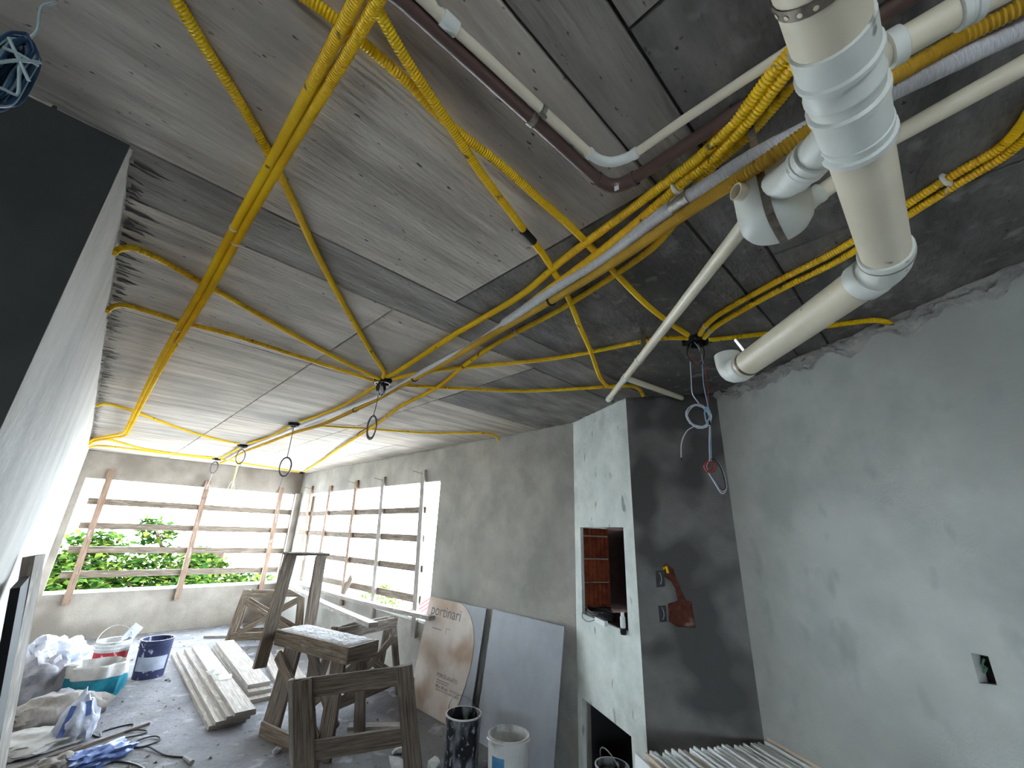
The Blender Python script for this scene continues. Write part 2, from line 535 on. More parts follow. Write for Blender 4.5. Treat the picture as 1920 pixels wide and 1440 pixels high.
# wall with window 2
wr = panel(MB(), (XR, 2.36, 0), (0, 1, 0), rect(0, YB - 2.36, 0, TOP), [rect(4.63 - 2.36, 9.42 - 2.36, 0.74, 2.385)], (0.15, 0, 0)).build('wall_right', 'plaster')
structure(wr, 'grey plastered side wall with the second boarded window opening')
# left wall and the wall end beside the camera, its shade held in the colour
wl = panel(MB(), (XL, 1.49, 0), (0, 1, 0), rect(0.0, YB - 1.49, 0, TOP), [], (-0.15, 0, 0)).build('wall_left', 'plaster_left')
structure(wl, 'pale smooth plastered left wall seen at a grazing angle')
wd = panel(MB(), (-2.75, 1.488, 0), (1, 0, 0), rect(0, 2.75 + XL - 0.001, 0, TOP), [], (0, 0.10, 0)).build('wall_front', 'wall_shade')
structure(wd, 'wall face coloured dark grey to carry its shade, filling the left edge of the view')

# barbecue chimney column: pale face with niche and base opening, dark damp face
C_ = V((XR, 2.45, 0))
D_ = V((2.88, 1.64, 0))
E_ = V((3.21, 1.06, 0))
lu = (C_ - D_).normalized()
ln = V((-lu.y, lu.x, 0))
LEN_L = (C_ - D_).length
pale = panel(MB(), D_, lu, [(0, 0), (0.165, 0), (0.165, 0.54), (0.815, 0.555), (0.815, 0), (LEN_L, 0), (LEN_L, TOP), (0, TOP)],
             [[(0.135, 1.145), (0.785, 1.155), (0.79, 1.842), (0.13, 1.842)]], -ln * 0.03).build('wall_chimney', 'plaster_pale')
structure(pale, 'pale plastered face of the corner chimney column with a square niche')
du = (E_ - D_).normalized()
dn = V((du.y, -du.x, 0))
LEN_D = (E_ - D_).length
def dloc(p):
    q = V(p) - D_
    return (q.dot(du), p[2])
chase_poly = [dloc(p) for p in ((2.966,1.489,1.590), (2.982,1.460,1.613), (3.001,1.426,1.581), (3.017,1.399,1.476), (3.033,1.372,1.387), (3.051,1.340,1.386), (3.054,1.334,1.230), (2.999,1.432,1.224), (2.973,1.476,1.251), (2.975,1.473,1.359), (3.008,1.416,1.383), (3.003,1.425,1.454), (2.991,1.445,1.499), (2.972,1.479,1.523))]
sock_a = [dloc(p) for p in ((2.944,1.528,1.561), (2.972,1.479,1.567), (2.971,1.481,1.463), (2.943,1.529,1.457))]
sock_b = [dloc(p) for p in ((2.944,1.528,1.342), (2.969,1.483,1.349), (2.968,1.485,1.250), (2.945,1.526,1.243))]
damp = panel(MB(), D_, du, rect(0, LEN_D, 0, TOP), [chase_poly, sock_a, sock_b], -dn * 0.03).build('wall_damp', 'plaster_wet')
structure(damp, 'dark damp plastered side of the chimney column with broken sockets')
# masonry behind both faces
bx_ = MB()
q0 = D_ - dn * 0.045
panel(bx_, q0 + du * 0.05, du, rect(0, LEN_D - 0.1, 0.9, 1.7), [], -dn * 0.02)
bx_.build('brickwork', 'brick_dim', damp)
# niche jamb of hollow bricks: three courses that show, one block per course, with grooved face
jamb_o = D_ + lu * 0.80 - ln * 0.03
zz = 1.15
for hgt in (0.05, 0.19, 0.19, 0.19, 0.07):
    b = MB()
    w_ = 0.26
    for g in range(6):
        c0 = jamb_o - ln * (0.006 + g * (w_ / 6)) + lu * 0.01
        c1 = jamb_o - ln * (0.006 + (g + 1) * (w_ / 6) - 0.008) + lu * 0.01
        mid = (c0 + c1) / 2
        b.beam((mid.x, mid.y, zz + 0.006), (mid.x, mid.y, zz + hgt - 0.006), (c1 - c0).length, 0.035, tuple(ln))
    b.build('brick', 'brick', pale)
    zz += hgt
mj = MB()
panel(mj, jamb_o + lu * 0.022, -ln, rect(0, 0.27, 1.12, 1.86), [], lu * 0.02)
mj.build('mortar_joint', 'plaster_rough', pale)
# niche sill, head and right jamb, then the dark flue space behind
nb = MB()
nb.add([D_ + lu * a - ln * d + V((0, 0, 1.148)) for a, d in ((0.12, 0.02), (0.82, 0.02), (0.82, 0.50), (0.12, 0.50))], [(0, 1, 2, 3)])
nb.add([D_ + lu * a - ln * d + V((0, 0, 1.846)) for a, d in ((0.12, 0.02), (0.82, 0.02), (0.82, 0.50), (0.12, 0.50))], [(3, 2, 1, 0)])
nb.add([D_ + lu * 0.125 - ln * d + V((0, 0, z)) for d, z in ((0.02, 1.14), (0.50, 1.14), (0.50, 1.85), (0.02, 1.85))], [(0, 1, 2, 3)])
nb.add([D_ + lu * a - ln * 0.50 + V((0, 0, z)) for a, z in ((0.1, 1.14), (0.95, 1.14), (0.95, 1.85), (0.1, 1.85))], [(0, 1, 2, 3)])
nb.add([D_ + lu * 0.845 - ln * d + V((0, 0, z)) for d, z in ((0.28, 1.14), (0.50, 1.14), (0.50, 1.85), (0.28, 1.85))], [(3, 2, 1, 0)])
nb.build('niche_lining', 'niche_dark', pale)
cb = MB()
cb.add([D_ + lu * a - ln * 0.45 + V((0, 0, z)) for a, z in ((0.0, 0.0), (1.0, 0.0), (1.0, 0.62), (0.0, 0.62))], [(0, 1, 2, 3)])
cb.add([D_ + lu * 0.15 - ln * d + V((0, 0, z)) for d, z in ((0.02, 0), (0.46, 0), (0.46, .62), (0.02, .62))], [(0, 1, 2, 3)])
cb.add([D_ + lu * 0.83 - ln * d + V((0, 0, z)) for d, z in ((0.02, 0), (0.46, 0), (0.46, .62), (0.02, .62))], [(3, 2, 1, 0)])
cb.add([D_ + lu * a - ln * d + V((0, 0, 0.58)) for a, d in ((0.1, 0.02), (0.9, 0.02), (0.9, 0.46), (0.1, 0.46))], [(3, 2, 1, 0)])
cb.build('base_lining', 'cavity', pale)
# sockets in the damp wall
for nm, cpx in (('socket_box', sock_a), ('socket_box', sock_b)):
    us_ = [a for a, b in cpx]
    zs_ = [b for a, b in cpx]
    a0, a1, z0, z1 = min(us_), max(us_), min(zs_), max(zs_)
    s = MB()
    panel(s, D_ - dn * 0.043 + du * (a0 - 0.006), du, rect(0, a1 - a0 + 0.012, z0 - 0.006, z1 + 0.006), [], -dn * 0.004)
    sb_ = s.build(nm, 'black_plastic', damp)
    arc = []
    for k in range(9):
        t = -1.2 + 2.4 * k / 8
        arc.append(D_ - dn * 0.012 + du * ((a0 + a1) / 2 - 0.01 + 0.018 * math.cos(t)) + V((0, 0, (z0 + z1) / 2 + 0.04 * math.sin(t))))
    MB().tube(arc, 0.002, 6).build('wire', 'wire_white', sb_, True)
MB().tube([(2.978,1.489,1.577), (2.990,1.470,1.591), (3.001,1.468,1.550)], 0.011, 10).build('conduit_stub', 'yellow', damp, True)

# right wall beyond the damp face; it runs on past the camera
ru = V((-0.506, -0.8625, 0))
rn = V((-0.8625, 0.506, 0))
def rloc(p):
    q = V(p) - E_
    return (q.dot(ru), p[2])
rbox = [rloc(p) for p in ((2.622,0.058,1.394), (2.595,0.012,1.395), (2.595,0.011,1.302), (2.623,0.059,1.293))]
rw = panel(MB(), E_, ru, rect(0, 4.75, 0, TOP), [rbox], -rn * 0.15).build('wall_near', 'plaster_right')
structure(rw, 'long grey plastered wall on the right with one socket hole')
s = MB()
panel(s, E_ - rn * 0.05 + ru * (min(a for a, b in rbox) - 0.01), ru, rect(0, 0.09, min(b for a, b in rbox) - 0.01, max(b for a, b in rbox) + 0.01), [], -rn * 0.004)
sb_ = s.build('socket_box', 'black_plastic', rw)
MB().tube([(2.638,0.026,1.377), (2.626,0.035,1.359), (2.626,0.025,1.350), (2.644,0.036,1.328)], 0.004, 6).build('wire', 'wire_green', sb_, True)

# rear of the room, behind the camera
rear = panel(MB(), (-2.75, -3.1, 0), (1, 0, 0), rect(0, 3.8, 0, TOP), [], (0, -0.15, 0)).build('wall_rear', 'plaster')
structure(rear, 'plain grey plastered wall behind the camera')
side = panel(MB(), (-2.75, -3.1, 0), (0, 1, 0), rect(0, 4.7, 0, TOP), [rect(0.5, 1.70, 0.9, 1.85)], (-0.15, 0, 0)).build('wall_side', 'plaster')  # unseen opening added to light the near part of the room
structure(side, 'grey plastered side wall behind the camera with an unseen opening added for fill light')

# ceiling: slab above, formwork-sheet imprints below as separate panels with recessed joints
ce = MB().box((-2.95, -3.4, CEIL + 0.012), (XR + 0.35, YB + 0.3, CEIL + 0.16))
ce.box((XR + 0.34, -1.0, CEIL + 0.012), (4.70, 12.0, CEIL + 0.16))  # unseen eave added to keep direct sun off the side window
ce = ce.build('ceiling', 'joint')
structure(ce, 'raw grey concrete ceiling slab with formwork sheet joints and an added unseen eave', 'ceiling')
cp = []
def crow(y0, y1, xs, mats):
    for i in range(len(xs) - 1):
        cp.append((xs[i], xs[i + 1], y0, y1, mats[i % len(mats)]))
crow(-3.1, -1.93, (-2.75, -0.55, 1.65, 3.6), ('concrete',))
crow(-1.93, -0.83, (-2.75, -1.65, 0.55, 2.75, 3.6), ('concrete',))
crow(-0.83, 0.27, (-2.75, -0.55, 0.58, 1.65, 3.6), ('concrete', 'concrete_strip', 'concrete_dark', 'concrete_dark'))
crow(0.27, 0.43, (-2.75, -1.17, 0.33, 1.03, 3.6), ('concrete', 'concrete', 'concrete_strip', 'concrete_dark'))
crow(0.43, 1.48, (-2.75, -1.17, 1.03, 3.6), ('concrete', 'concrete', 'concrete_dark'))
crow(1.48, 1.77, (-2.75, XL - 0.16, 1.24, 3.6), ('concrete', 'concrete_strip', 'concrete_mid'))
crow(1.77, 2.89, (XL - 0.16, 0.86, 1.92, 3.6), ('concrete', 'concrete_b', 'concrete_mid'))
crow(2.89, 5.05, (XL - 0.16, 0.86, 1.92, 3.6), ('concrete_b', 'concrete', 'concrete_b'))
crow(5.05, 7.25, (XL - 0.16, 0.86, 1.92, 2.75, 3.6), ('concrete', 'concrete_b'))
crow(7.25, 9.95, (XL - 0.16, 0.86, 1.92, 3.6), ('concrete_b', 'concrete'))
for (x0, x1, y0, y1, m) in cp:
    dz = rnd.uniform(-0.0015, 0.0015)
    g = 0.0022
    b = MB()
    z0 = CEIL + dz
    e = 0.004
    b.add([(x0 + g + e, y0 + g + e, z0), (x1 - g - e, y0 + g + e, z0), (x1 - g - e, y1 - g - e, z0), (x0 + g + e, y1 - g - e, z0),
           (x0 + g, y0 + g, CEIL + 0.014), (x1 - g, y0 + g, CEIL + 0.014), (x1 - g, y1 - g, CEIL + 0.014), (x0 + g, y1 - g, CEIL + 0.014)],
          [(3, 2, 1, 0), (0, 1, 5, 4), (1, 2, 6, 5), (2, 3, 7, 6), (3, 0, 4, 7)])
    b.build('ceiling_panel', m, ce)

# dark mortar streaks raked onto the ceiling along the left wall, real thin smears
st = MB()
y = 1.55
while y < 8.8:
    L = rnd.uniform(0.03, 0.11) if y < 5.5 else rnd.uniform(0.02, 0.07)
    wdt = rnd.uniform(0.006, 0.018)
    x0 = XL + rnd.uniform(0.0, 0.02)
    nseg = 5
    top_, bot_ = [], []
    for k in range(nseg + 1):
        t = k / nseg
        hw = wdt * (1 - t) ** 0.6 * rnd.uniform(0.6, 1.2)
        cx = x0 + L * t
        cy = y + 0.02 * t * rnd.uniform(0.6, 1.4)
        top_.append((cx, cy + hw, CEIL - 0.004 * (1 - t) - 0.0025))
        bot_.append((cx, cy - hw, CEIL - 0.004 * (1 - t) - 0.0025))
    vs_ = top_ + bot_
    st.add(vs_, [(k, k + 1, nseg + 2 + k, nseg + 1 + k) for k in range(nseg)])
    y += rnd.uniform(0.015, 0.07)
so = st.build('mortar_streaks', 'mortar_streak', ce)
so['kind'] = 'stuff'

# ragged mortar where walls meet the ceiling
def ragged(parent, p0, p1, n, hgt, depth, seed, mat='plaster_rough', step=0.02):
    p0, p1, n = V(p0), V(p1), V(n).normalized()
    L = (p1 - p0).length
    N = int(L / step)
    M_ = 10
    vs_, fs = [], []
    for i in range(N + 1):
        t = i / N
        base = p0 + (p1 - p0) * t
        s_ = L * t
        h = hgt * (0.62 + 0.55 * noise.noise((s_ * 2.3, seed, 0)) + 0.55 * noise.noise((s_ * 7.3, seed, 3)) + 0.22 * noise.noise((s_ * 17, seed, 5)) + 0.07 * noise.noise((s_ * 40, seed, 7)))
        h = max(0.004, h)
        for j in range(M_ + 1):
            v = j / M_
            bulge = math.sin(math.pi * min(1, v * 0.9 + 0.1)) ** 0.7
            dd = depth * bulge * (0.45 + 1.0 * noise.noise((s_ * 8 + v * 2, v * 3, seed + 9)) + 0.6 * noise.noise((s_ * 21 - v * 3, v * 6, seed)) + 0.35 * noise.noise((s_ * 50, v * 12, seed)))
            vs_.append(base + n * (max(-0.002, dd) if 0 < j else 0.004) + V((0, 0, CEIL + 0.002 - h * (1 - (1 - v)))) if j else base + n * (depth * (0.3 + 0.5 * noise.noise((s_ * 14, 2, seed)))) + V((0, 0, CEIL + 0.004)))
    for i in range(N):
        for j in range(M_):
            a = i * (M_ + 1) + j
            fs.append((a, a + 1, a + M_ + 2, a + M_ + 1))
    b = MB()
    b.add(vs_, fs)
    return b.build('ragged_mortar_edge', mat, parent, True)
ragged(rw, E_, E_ + ru * 2.6, rn, 0.13, 0.05, 3.3, 'plaster_rough', 0.007)
ragged(wr, (XR, 2.5, 0), (XR, 9.7, 0), (-1, 0, 0), 0.035, 0.014, 8.1, 'plaster', 0.03)
ragged(wb, (XL, YB, 0), (XR, YB, 0), (0, -1, 0), 0.03, 0.012, 5.2, 'plaster_back', 0.04)
ragged(pale, D_, C_, ln, 0.022, 0.01, 2.2, 'plaster_pale')
ragged(damp, D_, E_, dn, 0.05, 0.018, 6.6, 'plaster_wet')
ragged(wl, (XL, 1.5, 0), (XL, 9.7, 0), (1, 0, 0), 0.012, 0.006, 7.7, 'plaster_left', 0.03)

# corner post between the two windows
post = MB().beam((3.19, 9.70, 0.70), (3.19, 9.70, 2.40), 0.10, 0.09, (1, 0, 0), 0.004).build('trim_1', 'plaster_back')
structure(post, 'pale corner post between the two boarded window openings', 'post')
# sills
sl = MB().box((-0.09, YB - 0.015, 0.655), (3.14, YB + 0.19, 0.685)).build('window_1', 'plaster_pale')
structure(sl, 'pale mortar sill of the wide end window', 'window sill')
sl = MB().box((XR - 0.012, 4.63, 0.715), (XR + 0.18, 9.42, 0.745)).build('window_2', 'plaster_pale')
structure(sl, 'pale mortar sill of the side window', 'window sill')

# ------------------------------------------------------------------ guard rails nailed across the windows
g1 = thing('window_guard', (1.5, YB - 0.03, 0.5), 'weathered wooden guard rails nailed across the wide end window', 'guard rail')
yb = YB - 0.022
for (t0, t1, m) in (((0.188,9.778,2.549), (0.194,9.778,0.510), 'wood_reddish'), ((1.561,9.778,2.498), (1.569,9.778,0.483), 'wood_reddish'), ((2.864,9.778,2.502), (2.874,9.778,0.565), 'wood_reddish')):
    beam_part(g1, 'batten', t0, t1, 0.085, 0.036, (1, 0, 0), m)
for (t0, t1) in (((0.026,9.818,2.026), (3.166,9.818,2.013)), ((0.030,9.818,1.649), (3.176,9.818,1.651)), ((0.009,9.818,1.293), (3.173,9.818,1.257)), ((0.018,9.818,0.928), (3.114,9.818,0.907))):
    beam_part(g1, 'rail', t0, t1, 0.10, 0.03, (0, 0, 1), 'wood')
g2 = thing('window_guard', (XR - 0.03, 7.0, 0.5), 'wooden guard rails with five battens across the side window', 'guard rail')
for (t0, t1, m) in (((3.228,9.116,2.527), (3.228,8.911,1.143), 'wood_reddish'), ((3.228,8.137,2.489), (3.228,8.075,1.241), 'wood_reddish'), ((3.228,7.057,2.526), (3.228,6.934,0.625), 'wood_reddish'),
                    ((3.228,6.130,2.522), (3.228,5.936,0.589), 'wood_pale'), ((3.228,5.016,2.547), (3.228,4.859,0.549), 'wood_pale')):
    bt = beam_part(g2, 'batten', t0, t1, 0.09, 0.036, (0, 1, 0), m)
    if t0[1] < 7.2 or t0[1] > 9:
        MB().tube([(t0[0] - 0.01, t0[1] + 0.0, t0[2] - 0.05), (t0[0] - 0.14, t0[1] + 0.05, t0[2] - 0.02)], 0.004, 6).build('nail', 'rusty_steel', bt)
for (t0, t1) in (((3.266,9.588,1.985), (3.266,4.912,2.022)), ((3.266,9.506,1.629), (3.266,4.896,1.661)), ((3.266,8.037,1.261), (3.266,4.853,1.301)), ((3.266,8.008,0.900), (3.266,4.834,0.952))):
    beam_part(g2, 'rail', t0, t1, 0.085, 0.03, (0, 0, 1), 'wood')
for (t0, t1) in (((3.420,9.866,2.375), (3.420,9.715,0.687)), ((3.420,9.400,2.360), (3.420,9.259,0.730))):
    beam_part(g2, 'upright_board', t0, t1, 0.16, 0.025, (0, 1, 0), 'wood')
beam_part(g2, 'brace_stub', (3.200,6.661,1.056), (3.200,6.911,0.726), 0.10, 0.03, (0, 1, 0), 'wood')

# ------------------------------------------------------------------ trestles, planks
T1 = thing('work_trestle', (1.97, 4.46, 0), 'tall grey wooden work trestle with mortar covered platform and upright frame', 'trestle')
d1 = V((0.245, -0.969, 0))
n1 = V((0.969, 0.245, 0))
pc = V((1.96, 4.45, 0))
def tp(a, b, z):
    q = pc + d1 * a + n1 * b
    return (q.x, q.y, z)
beam_part(T1, 'platform', tp(-0.52, 0, 0.785), tp(0.52, 0, 0.785), 0.30, 0.03, tuple(n1), 'wood_dark')
for sgn in (-1, 1):
    beam_part(T1, 'side_apron', tp(-0.53, sgn * 0.155, 0.735), tp(0.53, sgn * 0.155, 0.735), 0.13, 0.026, (0, 0, 1), 'wood')
beam_part(T1, 'end_apron', tp(0.535, -0.17, 0.735), tp(0.535, 0.17, 0.735), 0.13, 0.026, (0, 0, 1), 'wood_dark')
beam_part(T1, 'end_apron', tp(-0.515, -0.14, 0.735), tp(-0.515, 0.14, 0.735), 0.13, 0.026, (0, 0, 1), 'wood_dark')
for (a, b, w_) in ((-0.30, -0.12, 0.23), (0.42, -0.12, 0.17), (-0.30, 0.12, 0.12), (0.42, 0.12, 0.12)):
    beam_part(T1, 'leg', tp(a * 0.92, b, 0.72), tp(a * 1.06, b * 1.5, 0.0), w_, 0.03, tuple(d1), 'wood_dark')
beam_part(T1, 'brace', tp(-0.42, -0.175, 0.60), tp(0.36, -0.20, 0.12), 0.10, 0.022, (0, 0, 1), 'wood')
beam_part(T1, 'brace', tp(0.40, 0.16, 0.62), tp(-0.30, 0.19, 0.14), 0.09, 0.022, (0, 0, 1), 'wood')
beam_part(T1, 'brace', tp(-0.16, -0.02, 0.66), tp(0.40, -0.06, 0.16), 0.10, 0.03, (0, 0, 1), 'wood_dark')
beam_part(T1, 'base_rail', tp(-0.36, -0.24, 0.055), tp(0.30, -0.24, 0.055), 0.11, 0.03, (0, 0, 1), 'wood')
beam_part(T1, 'upright_post', (1.574,4.908,0.494), (1.648,4.884,1.484), 0.12, 0.035, tuple(d1.cross(V((0, 0, 1)))), 'wood')
beam_part(T1, 'upright_post', (2.009,4.979,0.761), (2.000,4.982,1.464), 0.12, 0.035, tuple(d1.cross(V((0, 0, 1)))), 'wood')
beam_part(T1, 'top_bar', (1.604,4.899,1.494), (2.048,4.964,1.481), 0.14, 0.022, (0.7, 0.7, 0), 'wood_dark')
db = MB()
NX, NY = 36, 12
vs_, fs = [], []
for i in range(NX + 1):
    for j in range(NY + 1):
        a, b = -0.50 + 1.0 * i / NX, -0.145 + 0.29 * j / NY
        edge = min(i, NX - i, j, NY - j)
        h = 0.801 + (0.0 if edge == 0 else 0.006 + 0.014 * abs(noise.noise((a * 9, b * 9, 1))) + 0.010 * noise.noise((a * 25, b * 25, 2)))
        vs_.append(tp(a, b, max(0.8005, h)))
for i in range(NX):
    for j in range(NY):
        k = i * (NY + 1) + j
        fs.append((k, k + NY + 1, k + NY + 2, k + 1))
db.add(vs_, fs)
db.build('mortar_crust', 'dust', T1, True)

def a_trestle(name, A, B, top, spread, label, matn, post_w, top_w, xbrace, z_low, front_lean=0.0, bar_mat=None):
    A, B = V(A), V(B)
    d = (B - A).normalized()
    n = V((d.y, -d.x, 0))
    t = thing(name, ((A.x + B.x) / 2, (A.y + B.y) / 2, 0), label, 'trestle')
    za, zb = top
    for sgn in (1, -1):
        for P, zt, s2 in ((A, za, 1), (B, zb, -1)):
            p_top = P + d * (0.05 * s2) + n * (sgn * 0.022)
            p_bot = P - d * (0.03 * s2) + n * (sgn * spread)
            beam_part(t, 'leg', (p_bot.x, p_bot.y, 0), (p_top.x, p_top.y, zt), post_w, 0.03, tuple(d), matn)
    for sgn in ((1, -1)):
        a, b = A + n * (sgn * 0.052), B + n * (sgn * 0.052)
        beam_part(t, 'top_rail', (a.x, a.y, za - top_w / 2 - 0.004), (b.x, b.y, zb - top_w / 2 - 0.004), top_w, 0.026, (0, 0, 1), bar_mat or matn)
    k = (0.5 * (za + zb) - z_low) / (0.5 * (za + zb))
    for sgn in (1, -1):
        off = 0.022 + (spread - 0.022) * k + 0.03
        a, b = A + n * (sgn * off) + d * 0.0, B + n * (sgn * off)
        beam_part(t, 'low_rail', (a.x, a.y, z_low), (b.x, b.y, z_low), 0.11, 0.024, (0, 0, 1), matn)
    if xbrace:
        for sgn in xbrace:
            o1 = n * (sgn * (0.07 + spread * 0.15))
            o2 = n * (sgn * (off - 0.005))
            a0, b0 = A + d * 0.08, B - d * 0.08
            beam_part(t, 'cross_brace', tuple((a0 + o1) + V((0, 0, za - 0.16))), tuple((b0 + o2) + V((0, 0, z_low + 0.05))), 0.075, 0.02, (0, 0, 1), matn)
            beam_part(t, 'cross_brace', tuple((b0 + o1 * 1.35) + V((0, 0, zb - 0.16))), tuple((a0 + o2 * 1.1) + V((0, 0, z_low + 0.05))), 0.075, 0.02, (0, 0, 1), matn)
    return t
T2 = thing('sawhorse', (1.93, 3.45, 0), 'low dark wooden sawhorse nearest the camera, beside the black bucket', 'trestle')
at_, ab_ = V((1.525, 3.745, 0.665)), V((1.625, 3.60, 0.0))
bt_, bb_ = V((2.150, 3.335, 0.745)), V((2.265, 3.215, 0.0))
dd_ = (bt_ - at_)
dd_.z = 0
dd_.normalize()
nn_ = V((-dd_.y, dd_.x, 0))
beam_part(T2, 'leg', ab_, at_, 0.135, 0.03, tuple(dd_), 'wood_dark')
beam_part(T2, 'leg', bb_, bt_, 0.125, 0.03, tuple(dd_), 'wood_dark')
beam_part(T2, 'leg', ab_ + nn_ * 0.17, at_ + nn_ * 0.075 + V((0, 0, -0.01)), 0.12, 0.03, tuple(dd_), 'wood_dark')
beam_part(T2, 'leg', bb_ + nn_ * 0.17, bt_ + nn_ * 0.075 + V((0, 0, -0.01)), 0.12, 0.03, tuple(dd_), 'wood_dark')
beam_part(T2, 'top_rail', at_ + nn_ * 0.032 - dd_ * 0.06 + V((0, 0, -0.062)), bt_ + nn_ * 0.032 + dd_ * 0.06 + V((0, 0, -0.062)), 0.12, 0.026, (0, 0, 1), 'wood_dark')
beam_part(T2, 'top_rail', at_ + nn_ * 0.108 - dd_ * 0.05 + V((0, 0, -0.10)), bt_ + nn_ * 0.108 + dd_ * 0.05 + V((0, 0, -0.10)), 0.11, 0.026, (0, 0, 1), 'wood')
fl_, fr_ = ab_ + (at_ - ab_) * 0.34, bb_ + (bt_ - bb_) * 0.38
beam_part(T2, 'low_rail', fl_ + nn_ * 0.032, fr_ + nn_ * 0.032, 0.12, 0.026, (0, 0, 1), 'wood_dark')
beam_part(T2, 'edge_strip', ab_ - dd_ * 0.085 + nn_ * 0.02, at_ - dd_ * 0.085 + nn_ * 0.02, 0.05, 0.028, tuple(nn_), 'wood_pale')
MB().lathe([(0.0005, 0), (0.035, 0.002), (0.038, 0.02), (0.0005, 0.022)], bt_ + dd_ * 0.07 + V((0, 0, -0.12)), 14, tuple(dd_)).build('knob', 'wood_dark', T2, True)
T3 = a_trestle('sawhorse', (2.18, 4.74, 0), (3.02, 5.02, 0), (0.79, 0.77), 0.17, 'dark cross-braced wooden sawhorse carrying the near ends of the two planks', 'wood_dark', 0.09, 0.11, (1,), 0.16)
T4 = a_trestle('sawhorse', (2.20, 8.33, 0), (3.02, 7.94, 0), (0.755, 0.755), 0.17, 'cross-braced grey sawhorse standing near the end window', 'wood', 0.10, 0.10, (1, -1), 0.12)
for (p0, p1, lab, w_) in (((2.819,8.064,0.800), (2.437,4.431,0.830), 'narrow dusty plank on the sawhorses, ending above the work trestle platform', 0.10),
                          ((3.020,8.120,0.800), (3.146,4.388,0.830), 'long dusty plank on the sawhorses reaching towards the leaning card-covered tile', 0.11)):
    b = MB()
    N = 10
    p0, p1 = V(p0), V(p1)
    pts = [p0 + (p1 - p0) * (k / N) + V((0, 0, -0.02 * math.sin(math.pi * k / N))) for k in range(N + 1)]
    for a, c in zip(pts, pts[1:]):
        b.beam(a, c, w_, 0.045, (p1 - p0).cross(V((0, 0, 1))))
    tag(b.build('plank', 'wood_pale'), lab, 'plank')

# stacked boards on the floor
lay = [(1.47, 5.12, 1.55, 8.00, 0.30, 'broad bottom board of the plank stack on the floor'),
       (1.50, 5.08, 1.58, 7.95, 0.28, 'second board from the floor in the plank stack'),
       (1.55, 5.05, 1.63, 7.90, 0.24, 'third board from the floor in the plank stack'),
       (1.56, 4.99, 1.66, 7.80, 0.17, 'narrow dusty top board of the plank stack with paper scraps on it')]
z = 0.0
for (x0, y0, x1, y1, w_, lab) in lay:
    th = 0.034
    b = MB().beam((x0, y0, z + th / 2), (x1, y1, z + th / 2), w_, th, (1, 0, 0), 0.002)
    tag(b.build('board', 'wood_pale'), lab, 'board', 'boards stacked on the floor')
    z += th + 0.001
z = 0.0
for i, lab in enumerate(('lower board lying between the plank stack and the work trestle', 'middle board lying between the plank stack and the work trestle', 'wide pale board on top, between plank stack and work trestle')):
    b = MB().beam((1.86 + 0.01 * i, 5.55 + 0.1 * i, z + 0.02), (1.98 + 0.01 * i, 8.05 - 0.05 * i, z + 0.02), 0.22, 0.04, (1, 0, 0), 0.002)
    tag(b.build('board', 'wood_pale'), lab, 'board', 'boards beside the plank stack')
    z += 0.043
for i, (x0, y0, x1, y1) in enumerate(((2.20, 6.0, 2.45, 7.6), (2.36, 5.6, 2.62, 7.4))):
    tag(MB().beam((x0, y0, 0.016), (x1, y1, 0.016), 0.12, 0.03, (1, 0, 0), 0.002).build('board', 'wood_pale'),
        ('thin board on the floor under the planks, nearer the plank stack', 'thin board on the floor under the planks, nearer the side window')[i], 'board')
tag(MB().beam((2.30, 4.40, 0.012), (2.78, 4.05, 0.012), 0.10, 0.022, (0, 1, 0), 0.002).build('board', 'wood_pale'), 'short board lying on the floor behind the low sawhorse', 'board')
tag(MB().beam((1.95, 8.95, 0.02), (2.30, 8.72, 0.02), 0.10, 0.035, (0, 1, 0), 0.002).build('board', 'wood_pale'), 'short board on the floor at the foot of the far sawhorse', 'board')

def scrap(c, s_, seed, label, mat='dust', h=0.5):
    r_ = random.Random(seed)
    bm = bmesh.new()
    for k in range(12):
        a = r_.uniform(0, 6.28)
        q = r_.uniform(0.4, 1)
        bm.verts.new((c[0] + s_ * q * math.cos(a), c[1] + s_ * q * math.sin(a), c[2] + (0 if k < 6 else r_.uniform(0.3, 1) * s_ * h)))
    bmesh.ops.convex_hull(bm, input=bm.verts)
    loose = [v for v in bm.verts if not v.link_faces]
    bmesh.ops.delete(bm, geom=loose, context='VERTS')
    b = MB()
    bm.verts.index_update()
    b.add([v.co.copy() for v in bm.verts], [tuple(v.index for v in f_.verts) for f_ in bm.faces])
    bm.free()
    return tag(b.build('paper_scrap' if mat == 'tile_white' else 'rubble_lump', mat), label, 'scrap' if mat == 'tile_white' else 'rubble')
scrap((1.57, 6.35, 0.140), 0.10, 1, 'crumpled white paper scrap on the plank stack, farther one', 'tile_white', 0.6)
scrap((1.60, 6.08, 0.140), 0.08, 2, 'crumpled white paper scrap on the plank stack, nearer one', 'tile_white', 0.6)
scrap((2.50, 3.30, 0.0), 0.07, 3, 'white broken lump on the floor beside the black bucket', 'tile_white', 1.0)
scrap((2.42, 3.72, 0.0), 0.10, 4, 'flat pale mortar lump on the floor behind the low sawhorse', 'dust', 0.5)
scrap((2.30, 3.50, 0.0), 0.13, 5, 'crumbled white rubble under the low sawhorse', 'dust', 0.4)
scrap((2.33, 4.25, 0.0), 0.05, 6, 'small white chip beside the short floor board', 'tile_white', 0.8)
scrap((1.66, 4.33, 0.0), 0.05, 7, 'small pale chip at the base rail of the work trestle', 'dust', 0.8)
scrap((1.23, 6.9, 0.0), 0.03, 8, 'tiny dark stone on the floor near the navy bucket', 'mortar', 0.8)

